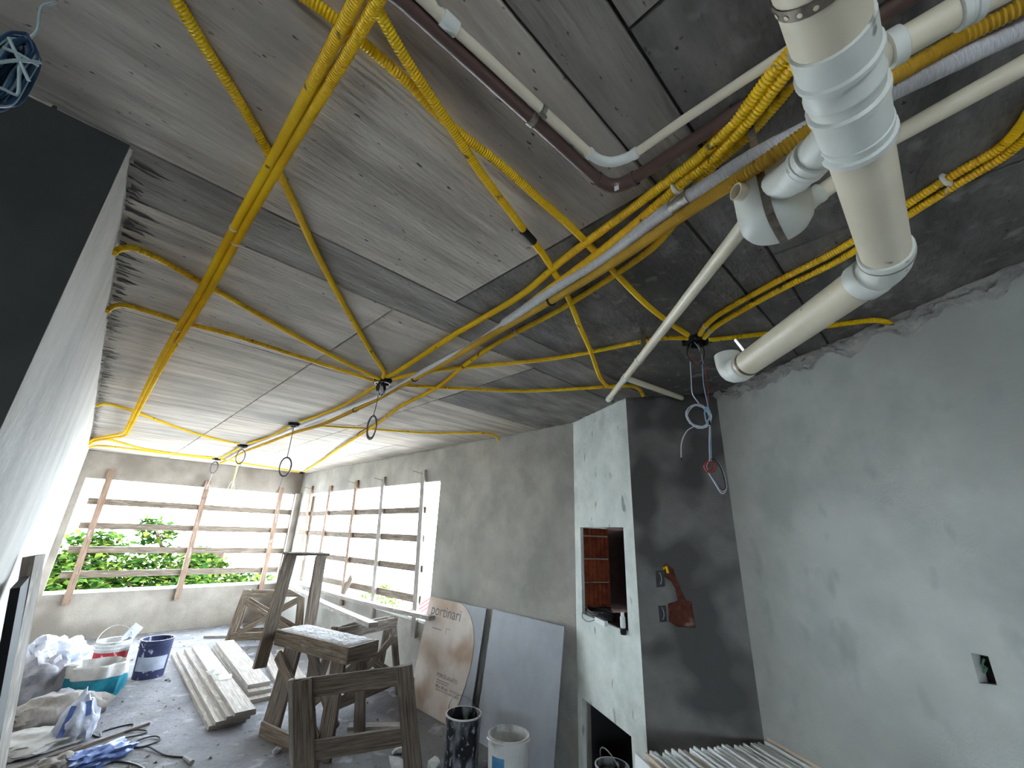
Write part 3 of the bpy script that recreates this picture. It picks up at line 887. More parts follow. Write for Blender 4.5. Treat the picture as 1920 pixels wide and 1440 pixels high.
# ------------------------------------------------------------------ large tiles leaning on the side wall
def lean_frame(pL, pR, top_gap, height):
    """bottom-left, bottom-right on the floor; the slab leans back to the wall. Returns a mapper (u,v,d)->point"""
    pL, pR = V(pL), V(pR)
    u = (pR - pL).normalized()
    back = V((-u.y, u.x, 0)) if V((-u.y, u.x, 0)).x > 0 else V((u.y, -u.x, 0))
    ang = math.asin(top_gap / height)
    v = back * math.sin(ang) + V((0, 0, math.cos(ang)))
    nrm = u.cross(v)
    if nrm.x > 0:
        nrm = -nrm
    return lambda a, b, d=0.0: pL + u * a + v * b + nrm * d

def slab(mb, fm, poly, d0, d1):
    n = len(poly)
    vs_ = [fm(a, b, d1) for a, b in poly] + [fm(a, b, d0) for a, b in poly]
    fs = [tuple(range(n)), tuple(range(2 * n - 1, n - 1, -1))]
    for k in range(n):
        k2 = (k + 1) % n
        fs.append((k, n + k, n + k2, k2))
    mb.add(vs_, fs)
    return mb

fm1 = lean_frame((3.05, 4.56, 0.0), (3.06, 3.57, 0.0), 0.17, 1.04)
t1_ = thing('porcelain_tile', (3.06, 4.1, 0), 'large grey porcelain tile behind a beige printed card, leaning below the side window', 'tile')
slab(MB(), fm1, rect(0, 0.99, 0.0, 1.04), 0, 0.012).build('slab', 'tile_grey', t1_)
# card sheet with the curved right-hand edge
poly = [(0.0, 0.0), (0.74, 0.0), (0.80, 0.16), (0.86, 0.34), (0.895, 0.50), (0.90, 0.62), (0.885, 0.74), (0.84, 0.85), (0.77, 0.94), (0.68, 1.005), (0.58, 1.038), (0.0, 1.042)]
slab(MB(), fm1, poly, 0.0125, 0.0165).build('card', 'card', t1_)

def text_part(parent, body, fm, a, b, size, d, mat, bold=0.0):
    cu = bpy.data.curves.new('print', 'FONT')
    cu.body = body
    cu.size = size
    cu.offset = bold
    cu.resolution_u = 3
    tmp = bpy.data.objects.new('print_tmp', cu)
    COL.objects.link(tmp)
    dg = bpy.context.evaluated_depsgraph_get()
    me = bpy.data.meshes.new_from_object(tmp.evaluated_get(dg))
    m = MB()
    m.add([fm(a + v_.co.x, b + v_.co.y, d) for v_ in me.vertices], [tuple(p_.vertices) for p_ in me.polygons])
    bpy.data.objects.remove(tmp)
    bpy.data.meshes.remove(me)
    return m.build('print', mat, parent)
text_part(t1_, 'portinari', fm1, 0.075, 0.868, 0.155, 0.0172, 'ink')
slab(MB(), fm1, rect(0.16, 0.33, 0.735, 0.748), 0.0166, 0.0172).build('print_rule', 'ink_light', t1_)
slab(MB(), fm1, rect(0.41, 0.48, 0.765, 0.772), 0.0166, 0.0172).build('print_rule', 'ink_light', t1_)
slab(MB(), fm1, rect(0.41, 0.418, 0.71, 0.765), 0.0166, 0.0172).build('print_rule', 'ink_light', t1_)
text_part(t1_, 'PORCELANATO', fm1, 0.40, 0.335, 0.048, 0.0172, 'ink')
for (a0, a1, b0) in ((0.41, 0.62, 0.305), (0.41, 0.60, 0.285), (0.42, 0.66, 0.225)):
    slab(MB(), fm1, rect(a0, a1, b0, b0 + 0.009), 0.0166, 0.0172).build('print_rule', 'ink_light', t1_)
text_part(t1_, '100 x 100 cm', fm1, 0.40, 0.245, 0.038, 0.0172, 'ink', 0.0008)
for i in range(6):
    for j in range(2):
        a0 = 0.65 + 0.025 * i
        slab(MB(), fm1, rect(a0, a0 + 0.017, 0.222 + 0.03 * j, 0.245 + 0.03 * j), 0.0166, 0.0172).build('print_icon', 'ink_light', t1_)

fm2 = lean_frame((3.07, 3.47, 0.0), (3.02, 2.52, 0.0), 0.15, 1.05)
tag(slab(MB(), fm2, rect(0, 0.955, 0.0, 1.05), 0, 0.012).build('porcelain_tile', 'tile_grey'), 'bare grey porcelain tile leaning on the wall beside the chimney column', 'tile')

# ------------------------------------------------------------------ row of white tiles standing on edge in the corner
rdir = V((-0.506, -0.8625, 0))
pdir = V((-0.8625, 0.506, 0))
NT = 24
ORD = 'first second third fourth fifth sixth seventh eighth ninth tenth eleventh twelfth thirteenth fourteenth fifteenth sixteenth seventeenth eighteenth nineteenth twentieth twenty-first twenty-second twenty-third twenty-fourth'.split()
tile_src = None
for i in range(NT):
    off = 0.10 + (0.92 - 0.10) * i / (NT - 1)
    q = V((3.235, 1.045, 0)) + pdir * off + rdir * (rnd.uniform(0.0, 0.035) + 0.02)
    m = ('tile_cream' if i in (15, 22) else 'tile_white')
    lean = 0.05 + rnd.uniform(-0.008, 0.008)
    b = MB()
    p_bot, p_top = q, q - pdir * lean + V((0, 0, 0.685 + rnd.uniform(-0.006, 0.006)))
    a0, a1 = p_bot, p_bot + rdir * 0.60
    v4 = [a0, a1, a1 + (p_top - p_bot), a0 + (p_top - p_bot)]
    b.add([p for p in v4] + [p + pdir * 0.011 for p in v4], [(0, 1, 2, 3), (7, 6, 5, 4), (0, 4, 5, 1), (1, 5, 6, 2), (2, 6, 7, 3), (3, 7, 4, 0)])
    o = b.build('white_tile', m)
    k = NT - 1 - i
    if k == 0:
        lab = 'white tile at the open front end of the row of tiles standing on edge'
    else:
        lab = ('cream' if m == 'tile_cream' else 'white') + ' tile standing on edge, ' + ORD[k] + ' from the open front end of the tile row'
    tag(o, lab, 'tile', 'white tiles standing on edge')
o = MB()
p0 = V((3.235, 1.045, 0)) + pdir * 0.075 + rdir * 0.03
v4 = [p0, p0 + rdir * 0.75, p0 + rdir * 0.75 - pdir * 0.055 + V((0, 0, 0.70)), p0 - pdir * 0.055 + V((0, 0, 0.70))]
o.add([p for p in v4] + [p + pdir * 0.012 for p in v4], [(0, 1, 2, 3), (7, 6, 5, 4), (0, 4, 5, 1), (1, 5, 6, 2), (2, 6, 7, 3), (3, 7, 4, 0)])
tag(o.build('white_tile', 'tile_cream'), 'larger pale tile leaning directly on the right wall behind the tile row', 'tile')

# ------------------------------------------------------------------ buckets
def bucket(loc, r, h, mat, label, fill=None, fill_z=0.6, handle=None, rim_mat=None, ribs=True, name='bucket', band=None):
    x, y, z = loc
    t = thing(name, loc, label, 'bucket')
    rb = r * 0.92
    prof = [(rb, 0), (r * 0.985, h * 0.80)]
    if ribs:
        prof += [(r * 0.985, h * 0.80), (r * 1.04, h * 0.805), (r * 1.04, h * 0.83), (r * 0.995, h * 0.835), (r * 0.995, h * 0.89), (r * 1.04, h * 0.895), (r * 1.04, h * 0.92), (r, h * 0.925)]
    prof += [(r, h), (r * 0.95, h), (r * 0.94, h * 0.8), (rb * 0.95, 0.012), (0.0005, 0.012)]
    MB().lathe(prof, loc, 32).build('shell', mat, t, False)
    MB().lathe([(r * 0.995, h * 0.975), (r * 1.03, h * 0.98), (r * 1.03, h * 1.005), (r * 0.94, h * 1.005)], loc, 32, caps=False).build('rim', rim_mat or mat, t, True)
    if fill:
        n, pr = 24, []
        b = MB()
        vs_, fs = [(x, y, z + h * fill_z)], []
        for k in range(1, 5):
            for j in range(n):
                a = 2 * math.pi * j / n
                rr = (rb + (r - rb) * fill_z) * 0.94 * k / 4
                vs_.append((x + rr * math.cos(a), y + rr * math.sin(a), z + h * fill_z + 0.03 * noise.noise((rr * 14 * math.cos(a), rr * 14 * math.sin(a), x * 7))))
        for j in range(n):
            fs.append((0, 1 + j, 1 + (j + 1) % n))
            for k in range(3):
                a, c = 1 + k * n + j, 1 + k * n + (j + 1) % n
                fs.append((a, a + n, c + n, c))
        b.add(vs_, fs)
        b.build('contents', fill, t, True)
    if handle:
        az, el, hm, hr = handle
        ax = V((math.cos(az), math.sin(az), 0))
        side = V((-math.sin(az), math.cos(az), 0))
        c = V((x, y, z + h * 0.93))
        pts = []
        for k in range(17):
            a = math.pi * k / 16
            pts.append(c + ax * (r * 1.04 * math.cos(a)) + (side * math.cos(el) + V((0, 0, math.sin(el)))) * (r * 1.15 * math.sin(a)))
        MB().tube(pts, hr, 6).build('handle', hm, t, True)
    if band:
        z0, z1, m, a0, a1 = band
        b = MB()
        n = 16
        vs_, fs = [], []
        for j in range(n + 1):
            a = a0 + (a1 - a0) * j / n
            for zz_ in (z0, z1):
                rr = (rb + (r * 0.985 - rb) * min(1, zz_ / 0.8)) + 0.0015
                vs_.append((x + rr * math.cos(a), y + rr * math.sin(a), z + h * zz_))
        for j in range(n):
            fs.append((2 * j, 2 * j + 2, 2 * j + 3, 2 * j + 1))
        b.add(vs_, fs)
        b.build('label_band', m, t, True)
    return t
bucket((2.67, 3.18, 0), 0.145, 0.36, 'bucket_black', 'black bucket spattered with white mortar in front of the leaning tiles', 'mortar', 0.70, (0.9 + math.pi / 2 - 0.6, 1.3, 'steel', 0.0035), 'bucket_white', ribs=False)
wbk = bucket((2.68, 2.66, 0), 0.150, 0.37, 'bucket_white', 'dirty white plastic bucket with a faded blue label beside the black one', 'mortar_pale', 0.72, (2.4, 0.15, 'bucket_white', 0.007), None, ribs=False,
             band=(0.30, 0.74, 'label_blue', 3.05, 3.75))
bucket((1.08, 7.22, 0), 0.165, 0.40, 'bucket_navy', 'navy blue mortar bucket with a torn grey label on the open floor', 'mortar', 0.55, (3.6, -0.9, 'wire_white', 0.003), None, band=(0.22, 0.58, 'label_grey', 3.5, 5.6))
rbk = bucket((0.69, 7.40, 0), 0.165, 0.40, 'bucket_white', 'white bucket with a red label band, handle raised, by the waste bags', 'mortar', 0.85, (0.2, 1.15, 'steel', 0.004), None, band=(0.50, 0.74, 'label_red', 3.3, 5.9))
tw = thing('trowel', (0.83, 7.48, 0.40), 'pale plastic trowel sticking out of the red labelled bucket', 'trowel')
MB().beam((0.79, 7.46, 0.36), (0.89, 7.50, 0.52), 0.13, 0.012, (0.9, 0.4, 0), 0.002).build('blade', 'bag_white', tw)
MB().tube([(0.73, 7.42, 0.36), (0.80, 7.46, 0.40)], 0.014, 8).build('grip', 'bag_white', tw, True)
bucket((2.945, 1.945, 0), 0.11, 0.34, 'bucket_black', 'black bucket standing in the dark base opening of the chimney column', 'mortar', 0.86, (1.2, 1.2, 'steel', 0.004), 'bucket_white', ribs=False)

# ------------------------------------------------------------------ bags and odds on the floor, left
def bag(loc, size, mat, label, seed, name='plastic_bag', amp=0.35, rot=0.0, sub=4, neck=0.0, cat='bag', freq=2.2):
    bm = bmesh.new()
    bmesh.ops.create_icosphere(bm, subdivisions=sub, radius=1.0)
    vs_ = []
    cr, sr = math.cos(rot), math.sin(rot)
    for v_ in bm.verts:
        p = v_.co.copy()
        n_ = noise.noise(p * freq + V((seed * 3.1, 0, 0))) + 0.5 * abs(noise.noise(p * freq * 2.3 + V((0, seed, 0)))) + 0.3 * noise.noise(p * freq * 5 + V((0, 0, seed)))
        p = p * (1 + amp * n_)
        if neck and p.z > 0:
            k = 1 - neck * min(1, p.z) ** 1.5
            p.x *= k
            p.y *= k
        p.z = max(p.z, -0.55)
        x_, y_, z_ = p.x * size[0], p.y * size[1], (p.z + 0.55) / 1.55 * size[2]
        vs_.append((loc[0] + x_ * cr - y_ * sr, loc[1] + x_ * sr + y_ * cr, loc[2] + max(0, z_)))
    bm.verts.index_update()
    b = MB()
    b.add(vs_, [tuple(v_.index for v_ in f_.verts) for f_ in bm.faces])
    bm.free()
    return tag(b.build(name, mat, None, True), label, cat)
bag((0.23, 7.95, 0), (0.28, 0.34, 0.36), 'bag_white', 'crumpled white plastic bag at the back of the waste heap', 1, amp=0.4, freq=2.8)
bag((0.12, 6.88, 0), (0.22, 0.24, 0.42), 'bag_grey', 'grey paper cement sack in the waste heap, left of the teal one', 2, 'cement_sack', 0.32, 0.2, cat='sack')
bag((0.07, 7.34, 0), (0.16, 0.14, 0.45), 'bag_white', 'thin white plastic sheet crumpled over the grey cement sack', 12, amp=0.45, freq=3.2)
tl = thing('waste_sack', (0.58, 6.70, 0), 'teal plastic sack with a folded pale liner beside the floor bags', 'sack')
b = MB()
N, RR = 40, 0.19
def sackring(z, r0, w):
    return [(0.58 + (r0 + w * noise.noise((math.cos(a) * 2.2, math.sin(a) * 2.2, z * 5))) * math.cos(a) * 1.15, 6.70 + (r0 + w * noise.noise((math.cos(a) * 2.2, math.sin(a) * 2.2, z * 5))) * math.sin(a), z) for a in (2 * math.pi * k / N for k in range(N))]
rings = [sackring(0.0, 0.17, 0.03), sackring(0.08, 0.20, 0.05), sackring(0.18, 0.205, 0.06), sackring(0.24, 0.20, 0.05), sackring(0.27, 0.195, 0.04)]
vs_ = [p for r_ in rings for p in r_]
fs = [(i * N + k, i * N + (k + 1) % N, (i + 1) * N + (k + 1) % N, (i + 1) * N + k) for i in range(len(rings) - 1) for k in range(N)]
b.add(vs_, fs + [tuple(range(N - 1, -1, -1))])
b.build('sack_body', 'teal', tl, True)
b = MB()
rings = [sackring(0.22, 0.212, 0.05), sackring(0.27, 0.215, 0.06), sackring(0.325, 0.21, 0.07), sackring(0.335, 0.19, 0.06), sackring(0.29, 0.18, 0.05), sackring(0.20, 0.15, 0.04)]
vs_ = [p for r_ in rings for p in r_]
fs = [(i * N + k, i * N + (k + 1) % N, (i + 1) * N + (k + 1) % N, (i + 1) * N + k) for i in range(len(rings) - 1) for k in range(N)]
b.add(vs_, fs + [tuple((len(rings) - 1) * N + k for k in range(N))])
b.build('folded_liner', 'bag_cream', tl, True)
bag((0.30, 6.10, 0), (0.36, 0.18, 0.24), 'bag_brown', 'long dusty brown sack lying on its side on the floor', 3, 'cement_sack', 0.28, 0.25, cat='sack')
bag((0.33, 6.42, 0), (0.18, 0.10, 0.18), 'bag_grey', 'small folded grey sack wedged before the teal one', 13, 'cement_sack', 0.35, 0.3, cat='sack')
up = bag((0.44, 5.62, 0), (0.13, 0.11, 0.36), 'bag_white', 'upright white and blue plastic bag on the open floor', 4, amp=0.30, rot=0.3, neck=0.65, freq=2.4)
for k, (dx, dz0, dz1) in enumerate(((-0.095, 0.05, 0.28), (0.05, 0.20, 0.30))):
    MB().beam((0.44 + dx, 5.50 + 0.0, dz0), (0.44 + dx * 0.6, 5.535, dz1), 0.035, 0.006, (1, 0, 0)).build('blue_print', 'bag_blue', up)
bag((0.16, 5.66, 0), (0.30, 0.24, 0.10), 'bag_cream', 'flat cream paper sack spread on the floor beside the leaning panel', 5, 'paper_sack', 0.35, 0.1, cat='sack')
bag((0.58, 5.03, 0), (0.22, 0.10, 0.10), 'bag_blue', 'blue and clear plastic wrapper lying at the lower edge of the floor', 6, 'plastic_wrapper', 0.45, 0.5, cat='wrapper', freq=3)
bag((0.36, 5.02, 0), (0.14, 0.12, 0.10), 'bag_brown', 'small brown crumpled wrapper beside the blue one', 7, 'paper_wrapper', 0.4, 0.2, cat='wrapper', freq=3)
tag(MB().beam((0.36, 5.32, 0.008), (0.95, 5.60, 0.008), 0.03, 0.015, (0, 0, 1)).build('stick', 'wood_dark'), 'thin dark wooden stick lying between bag and cable', 'stick')
tag(MB().beam((0.08, 5.22, 0.008), (0.50, 5.42, 0.008), 0.03, 0.015, (0, 0, 1)).build('stick', 'wood_dark'), 'dark wooden stick at the foot of the upright plastic bag', 'stick')
lv = thing('spirit_level', (0.06, 8.65, 0), 'yellow and red spirit level on the floor by the end wall', 'level')
MB().beam((-0.10, 8.45, 0.03), (0.22, 9.05, 0.03), 0.06, 0.03, (0, 0, 1)).build('body', 'level_yellow', lv)
MB().beam((-0.085, 8.44, 0.012), (0.10, 8.79, 0.012), 0.022, 0.036, (0, 0, 1)).build('edge', 'label_red', lv)
cbl = thing('extension_cable', (0.8, 5.5, 0), 'thin dark extension cable in loops on the dusty floor', 'cable')
MB().tube(spline([(0.527,5.753,0.006), (0.615,5.550,0.006), (0.635,5.664,0.006), (0.827,5.700,0.006), (0.823,5.589,0.006), (0.674,5.500,0.006), (0.831,5.514,0.014), (0.926,5.436,0.006), (0.867,5.391,0.006), (0.751,5.359,0.014), (0.776,5.171,0.006),
                  (0.867,5.119,0.006), (0.984,5.167,0.006), (0.955,5.265,0.014), (0.834,5.267,0.006), (0.834,5.134,0.006), (0.895,5.069,0.014), (0.983,4.839,0.006), (1.087,4.708,0.006)], 0.02), 0.006, 6).build('lead', 'wire_black', cbl, True)
MB().tube([(1.082,4.687,0.014), (1.114,4.554,0.014)], [0.010, 0.018], 8).build('plug', 'bag_cream', cbl, True)
c2 = MB().tube(spline([(0.609,4.927,0.006), (0.686,4.963,0.006), (0.787,4.836,0.006), (0.852,4.661,0.006)], 0.02), 0.006, 6)
tag(c2.build('cable_loop', 'wire_black', None, True), 'dark cable curve at the bottom edge beside the blue wrapper', 'cable')

# black leaf with pale wooden stile leaning on the left wall
lf = thing('leaning_panel', (0.15, 4.3, 0), 'black panel with a pale weathered edge board leaning on the left wall', 'panel')
pt, pb_ = V((-0.120, 3.60, 1.57)), V((0.11, 3.60, 0.0))
b = MB()
MB().beam(pb_, pt, 0.12, 0.045, (0.3, 1, 0), 0.002).build('edge_board', 'wood_pale', lf)
b.beam(pb_ + V((0.0, -0.33, 0)), pt + V((0.0, -0.33, -0.10)), 0.52, 0.03, (0, 1, 0))
b.build('leaf', 'panel_black', lf)

# ------------------------------------------------------------------ things on the niche sill
nc = thing('cable_coil', tuple(D_ + lu * 0.55 + V((0, 0, 1.16))), 'coil of black cable with a white switch on the niche sill', 'cable')
b = MB()
for k in range(7):
    pts = []
    rx, ry = 0.20 - 0.012 * k, 0.05 + 0.006 * k
    for j in range(25):
        a = 2 * math.pi * j / 24
        pts.append(D_ + lu * (0.60 + rx * math.cos(a)) - ln * (0.055 - ry * math.sin(a)) + V((0, 0, 1.162 + 0.008 * k + 0.006 * math.sin(3 * a + k))))
    b.tube(pts, 0.004, 6)
b.build('coil', 'wire_black', nc, True)
MB().beam(D_ + lu * 0.40 + ln * 0.012 + V((0, 0, 1.150)), D_ + lu * 0.54 + ln * 0.012 + V((0, 0, 1.158)), 0.035, 0.03).build('switch', 'tile_white', nc)
MB().tube(spline([D_ + lu * 0.54 + ln * 0.012 + V((0, 0, 1.155)), D_ + lu * 0.68 + ln * 0.012 + V((0, 0, 1.115)), D_ + lu * 0.77 + ln * 0.010 + V((0, 0, 1.13)), D_ + lu * 0.78 + ln * 0.0 + V((0, 0, 1.17))], 0.02), 0.003, 6).build('lead', 'wire_grey', nc, True)
ns = thing('lamp_holder', tuple(D_ + lu * 0.185 + V((0, 0, 1.15))), 'white lamp holder with black end at the right of the niche sill', 'lamp holder')
q = D_ + lu * 0.175 + ln * 0.015
MB().lathe([(0.016, 0), (0.019, 0.01), (0.019, 0.07), (0.013, 0.075), (0.013, 0.10)], (q.x, q.y, 1.165), 14).build('body', 'tile_white', ns, True)
MB().lathe([(0.018, 0), (0.022, 0.01), (0.022, 0.035), (0.016, 0.04)], (q.x, q.y, 1.125), 14).build('end_cap', 'rubber', ns, True)

# ------------------------------------------------------------------ yellow corrugated conduit on the ceiling
def conduit(name, pts, r, label, mat='yellow', pitch=0.0075, ties=(), group='yellow corrugated conduits on the ceiling', cor=0.16, n=9, cat='conduit'):
    path = spline(pts, pitch / 2)
    t = MB().tube(path, r, n, True, rad=lambda i, s_: r * (1 + cor / 2) if i % 2 else r * (1 - cor / 2))
    o = t.build(name, mat, None, True)
    tag(o, label, cat, group)
    for (f_, m, rr) in ties:
        k = min(len(path) - 3, max(2, int(f_ * len(path))))
        p, d = path[k], (path[k + 1] - path[k - 1]).normalized()
        MB().lathe([(r * rr, -0.004), (r * rr + 0.002, -0.003), (r * rr + 0.002, 0.003), (r * rr, 0.004)], p, 14, d).build('cable_tie', m, o, True)
        a = d.orthogonal().normalized()
        MB().beam(p + V((0, 0, -r * rr)), p + V((0, 0, -r * rr)) + d * 0.004 + a * 0.05 + V((0, 0, -0.012)), 0.0035, 0.0012, (0, 0, 1)).build('tie_tail', m, o)
    return o
YR = 0.0125
conduit('corrugated_conduit', [(-0.169,0.884,2.814), (-0.139,0.916,2.814), (-0.076,0.983,2.814), (0.016,1.075,2.814), (0.109,1.181,2.814), (0.222,1.325,2.814), (0.396,1.566,2.814), (0.629,1.860,2.814), (0.976,2.275,2.814), (1.253,2.587,2.812), (1.301,2.688,2.806)], YR,
        'yellow conduit from the top left edge, crossed by the conduit pair, to the central box')
conduit('corrugated_conduit', [(0.125,0.550,2.785), (0.125,0.622,2.785), (0.127,0.777,2.785), (0.129,1.099,2.785), (0.126,1.490,2.785), (0.125,2.271,2.785), (0.109,3.723,2.785), (0.125,6.789,2.785), (0.107,7.097,2.785), (-0.021,7.614,2.790), (-0.137,8.082,2.794), (-0.186,8.626,2.800)], 0.0135,
        'left conduit of the straight yellow pair crossing the ceiling to the left wall', pitch=0.0065, cor=0.18, ties=((0.13, 'tie_white', 1.05), (0.28, 'tie_white', 1.05)))
conduit('corrugated_conduit', [(0.156,0.530,2.785), (0.156,0.591,2.785), (0.157,0.752,2.785), (0.151,1.086,2.785), (0.149,1.486,2.785), (0.154,2.267,2.785), (0.136,3.723,2.785), (0.153,6.844,2.785), (0.139,7.307,2.785), (0.011,7.791,2.790), (-0.123,8.301,2.794), (-0.173,8.806,2.800)], 0.0135,
        'right conduit of the straight yellow pair crossing the ceiling to the left wall', pitch=0.0065, cor=0.18, ties=((0.14, 'tie_white', 1.05), (0.30, 'tie_white', 1.05)))
conduit('corrugated_conduit', [(0.020,0.717,2.814), (0.065,0.710,2.814), (0.126,0.706,2.814), (0.202,0.707,2.814), (0.304,0.711,2.814), (0.397,0.725,2.814), (0.484,0.726,2.814), (0.622,0.720,2.814), (0.796,0.726,2.814), (0.991,0.732,2.814), (1.267,0.760,2.814), (1.608,0.792,2.814), (1.877,0.796,2.814), (2.068,0.783,2.812)], YR,
        'long yellow conduit from the top edge crossing above the white tube to the right box')
conduit('corrugated_conduit', [(0.134,0.590,2.788), (0.171,0.611,2.788), (0.255,0.650,2.788), (0.372,0.691,2.788), (0.441,0.715,2.788), (0.582,0.770,2.794), (0.779,0.831,2.802), (0.902,0.872,2.810), (1.034,0.908,2.812), (1.319,1.018,2.812), (1.607,1.158,2.812), (1.894,1.292,2.812), (2.304,1.500,2.812), (2.494,1.558,2.810), (2.571,1.494,2.800)], YR,
        'yellow conduit with a black taped joint bending round to the top of the chimney column', ties=())
tp_ = bpy.data.objects['corrugated_conduit.004']
MB().tube([(0.865,0.861,2.804), (0.939,0.879,2.809)], 0.0155, 12).build('black_tape_joint', 'rubber', tp_, True)
conduit('corrugated_conduit', [(1.308,2.654,2.808), (1.317,2.551,2.810), (1.225,1.734,2.812), (1.182,1.191,2.812), (1.099,0.853,2.810), (1.035,0.554,2.800), (0.973,0.327,2.780), (0.950,0.261,2.772), (0.898,0.147,2.770), (0.845,0.069,2.770), (0.810,0.001,2.770), (0.769,-0.089,2.770)], 0.014,
        'upper of the yellow conduits sweeping from the central box up behind the big white pipe', pitch=0.0085, cor=0.22)
conduit('corrugated_conduit', [(1.241,1.206,2.790), (1.216,1.099,2.790), (1.173,0.884,2.790), (1.133,0.727,2.785), (1.072,0.517,2.780), (1.010,0.345,2.772), (0.984,0.258,2.768), (0.925,0.139,2.764), (0.869,0.058,2.764), (0.831,-0.013,2.764), (0.778,-0.102,2.764)], 0.014,
        'middle yellow conduit beside the white wrapped tube, tied near the big white pipe', pitch=0.0085, cor=0.22, ties=((0.62, 'tie_white', 1.6),))
conduit('corrugated_conduit', [(0.824,-0.112,2.800), (0.887,-0.003,2.800), (0.944,0.062,2.800), (1.008,0.172,2.800), (1.046,0.278,2.802), (1.136,0.392,2.804), (1.213,0.475,2.808), (1.273,0.577,2.810), (1.331,0.781,2.812), (1.400,1.123,2.812), (1.441,1.498,2.812), (1.477,1.738,2.812), (1.544,2.035,2.812), (1.695,2.569,2.812), (1.797,3.293,2.812), (1.979,4.066,2.810), (2.352,5.896,2.812), (2.683,7.404,2.812), (3.037,9.182,2.812)], YR,
        'long wavy yellow conduit passing under the wrapped tube to the far corner box', pitch=0.0085, cor=0.22, ties=((0.18, 'tie_white', 1.08), (0.42, 'tie_white', 1.08)))
conduit('corrugated_conduit', [(1.359,2.879,2.808), (1.382,3.081,2.810), (1.433,3.667,2.812), (1.434,4.256,2.812), (1.401,4.667,2.810)], YR, 'short yellow conduit between the central box and the next ceiling box')
conduit('corrugated_conduit', [(1.402,4.934,2.810), (1.404,5.027,2.812), (1.446,5.744,2.812), (1.412,6.331,2.812), (1.383,6.655,2.810)], YR, 'short far yellow conduit between the second and third ceiling boxes')
conduit('corrugated_conduit', [(1.387,7.040,2.810), (1.423,7.511,2.812), (1.455,8.476,2.812), (1.445,8.660,2.810)], YR, 'shortest yellow conduit between the third and last ceiling boxes')
conduit('corrugated_conduit', [(-0.176,2.113,2.770), (-0.169,2.134,2.800), (-0.133,2.102,2.814), (-0.054,2.113,2.814), (0.107,2.192,2.814), (0.249,2.261,2.814), (0.569,2.436,2.814), (0.962,2.624,2.814), (1.245,2.727,2.812), (1.305,2.743,2.808)], YR,
        'yellow conduit curling out of the left wall, the nearer of two to the central box')
conduit('corrugated_conduit', [(-0.172,2.805,2.770), (-0.165,2.819,2.800), (-0.122,2.766,2.814), (-0.004,2.758,2.814), (0.103,2.771,2.814), (0.353,2.745,2.814), (0.654,2.770,2.814), (1.013,2.800,2.814), (1.271,2.818,2.812), (1.326,2.807,2.808)], YR,
        'yellow conduit curling out of the left wall, the farther of two to the central box')
conduit('corrugated_conduit', [(-0.159,5.539,2.780), (-0.145,5.543,2.800), (-0.097,5.500,2.814), (0.097,5.643,2.814), (0.362,6.001,2.814), (0.766,6.473,2.814), (1.126,6.741,2.814), (1.314,6.751,2.810)], YR,
        'thin yellow conduit from the left wall bowing to the third ceiling box')
conduit('corrugated_conduit', [(-0.170,8.568,2.780), (-0.115,8.356,2.810), (0.018,8.145,2.814), (0.420,8.661,2.814), (0.882,8.800,2.814), (1.376,8.667,2.810)], YR, 'upper of the two far yellow conduits from the left wall to the last ceiling box')
conduit('corrugated_conduit', [(-0.171,9.049,2.780), (-0.102,8.999,2.810), (0.094,8.901,2.814), (0.667,8.943,2.814), (1.099,8.931,2.814), (1.422,8.869,2.808)], YR, 'lower of the two far yellow conduits from the left wall to the last ceiling box')
conduit('corrugated_conduit', [(1.493,8.784,2.810), (1.636,8.814,2.814), (1.922,9.029,2.814), (2.443,9.191,2.814), (3.011,9.349,2.810)], YR, 'far yellow conduit along the end wall to the corner box')
conduit('corrugated_conduit', [(1.592,4.700,2.812), (1.801,4.546,2.812), (2.032,4.364,2.812), (2.273,4.215,2.812), (2.588,3.970,2.812), (2.861,3.605,2.812), (3.009,3.437,2.810), (3.103,3.424,2.795), (3.168,3.446,2.760)], YR,
        'yellow conduit ending in the side wall beside the second window')
conduit('corrugated_conduit', [(1.449,2.742,2.810), (1.573,2.678,2.812), (1.860,2.428,2.812), (2.160,2.144,2.812), (2.358,1.845,2.812), (2.447,1.680,2.812), (2.513,1.525,2.808), (2.578,1.412,2.800), (2.661,1.396,2.790), (2.699,1.394,2.750)], YR,
        'yellow conduit running along to the chimney column and bending into the wall')
conduit('corrugated_conduit', [(1.370,2.665,2.808), (1.414,2.477,2.812), (1.522,2.199,2.814), (1.701,1.858,2.814), (1.853,1.532,2.814), (1.921,1.310,2.816), (1.990,0.999,2.814), (2.035,0.886,2.814), (2.102,0.797,2.810)], YR,
        'nearly level yellow conduit between the central box and the right-hand junction box')
conduit('corrugated_conduit', [(2.097,0.732,2.806), (2.030,0.677,2.812), (1.950,0.574,2.814), (1.837,0.322,2.814), (1.750,0.076,2.814), (1.639,-0.096,2.814), (1.567,-0.217,2.814), (1.520,-0.311,2.812), (1.456,-0.348,2.810), (1.379,-0.368,2.810)], YR,
        'upper conduit of the yellow pair behind the low white pipe on the right', pitch=0.0085, cor=0.22, ties=((0.80, 'tie_white', 1.7), (0.07, 'tie_white', 1.1)))
conduit('corrugated_conduit', [(2.149,0.731,2.806), (2.087,0.667,2.812), (2.032,0.578,2.814), (1.913,0.325,2.814), (1.820,0.075,2.814), (1.700,-0.101,2.814), (1.619,-0.227,2.814), (1.563,-0.325,2.812), (1.503,-0.364,2.810), (1.422,-0.384,2.810)], YR,
        'lower conduit of the yellow pair behind the low white pipe on the right', pitch=0.0085, cor=0.22, ties=((0.06, 'tie_white', 1.1),))
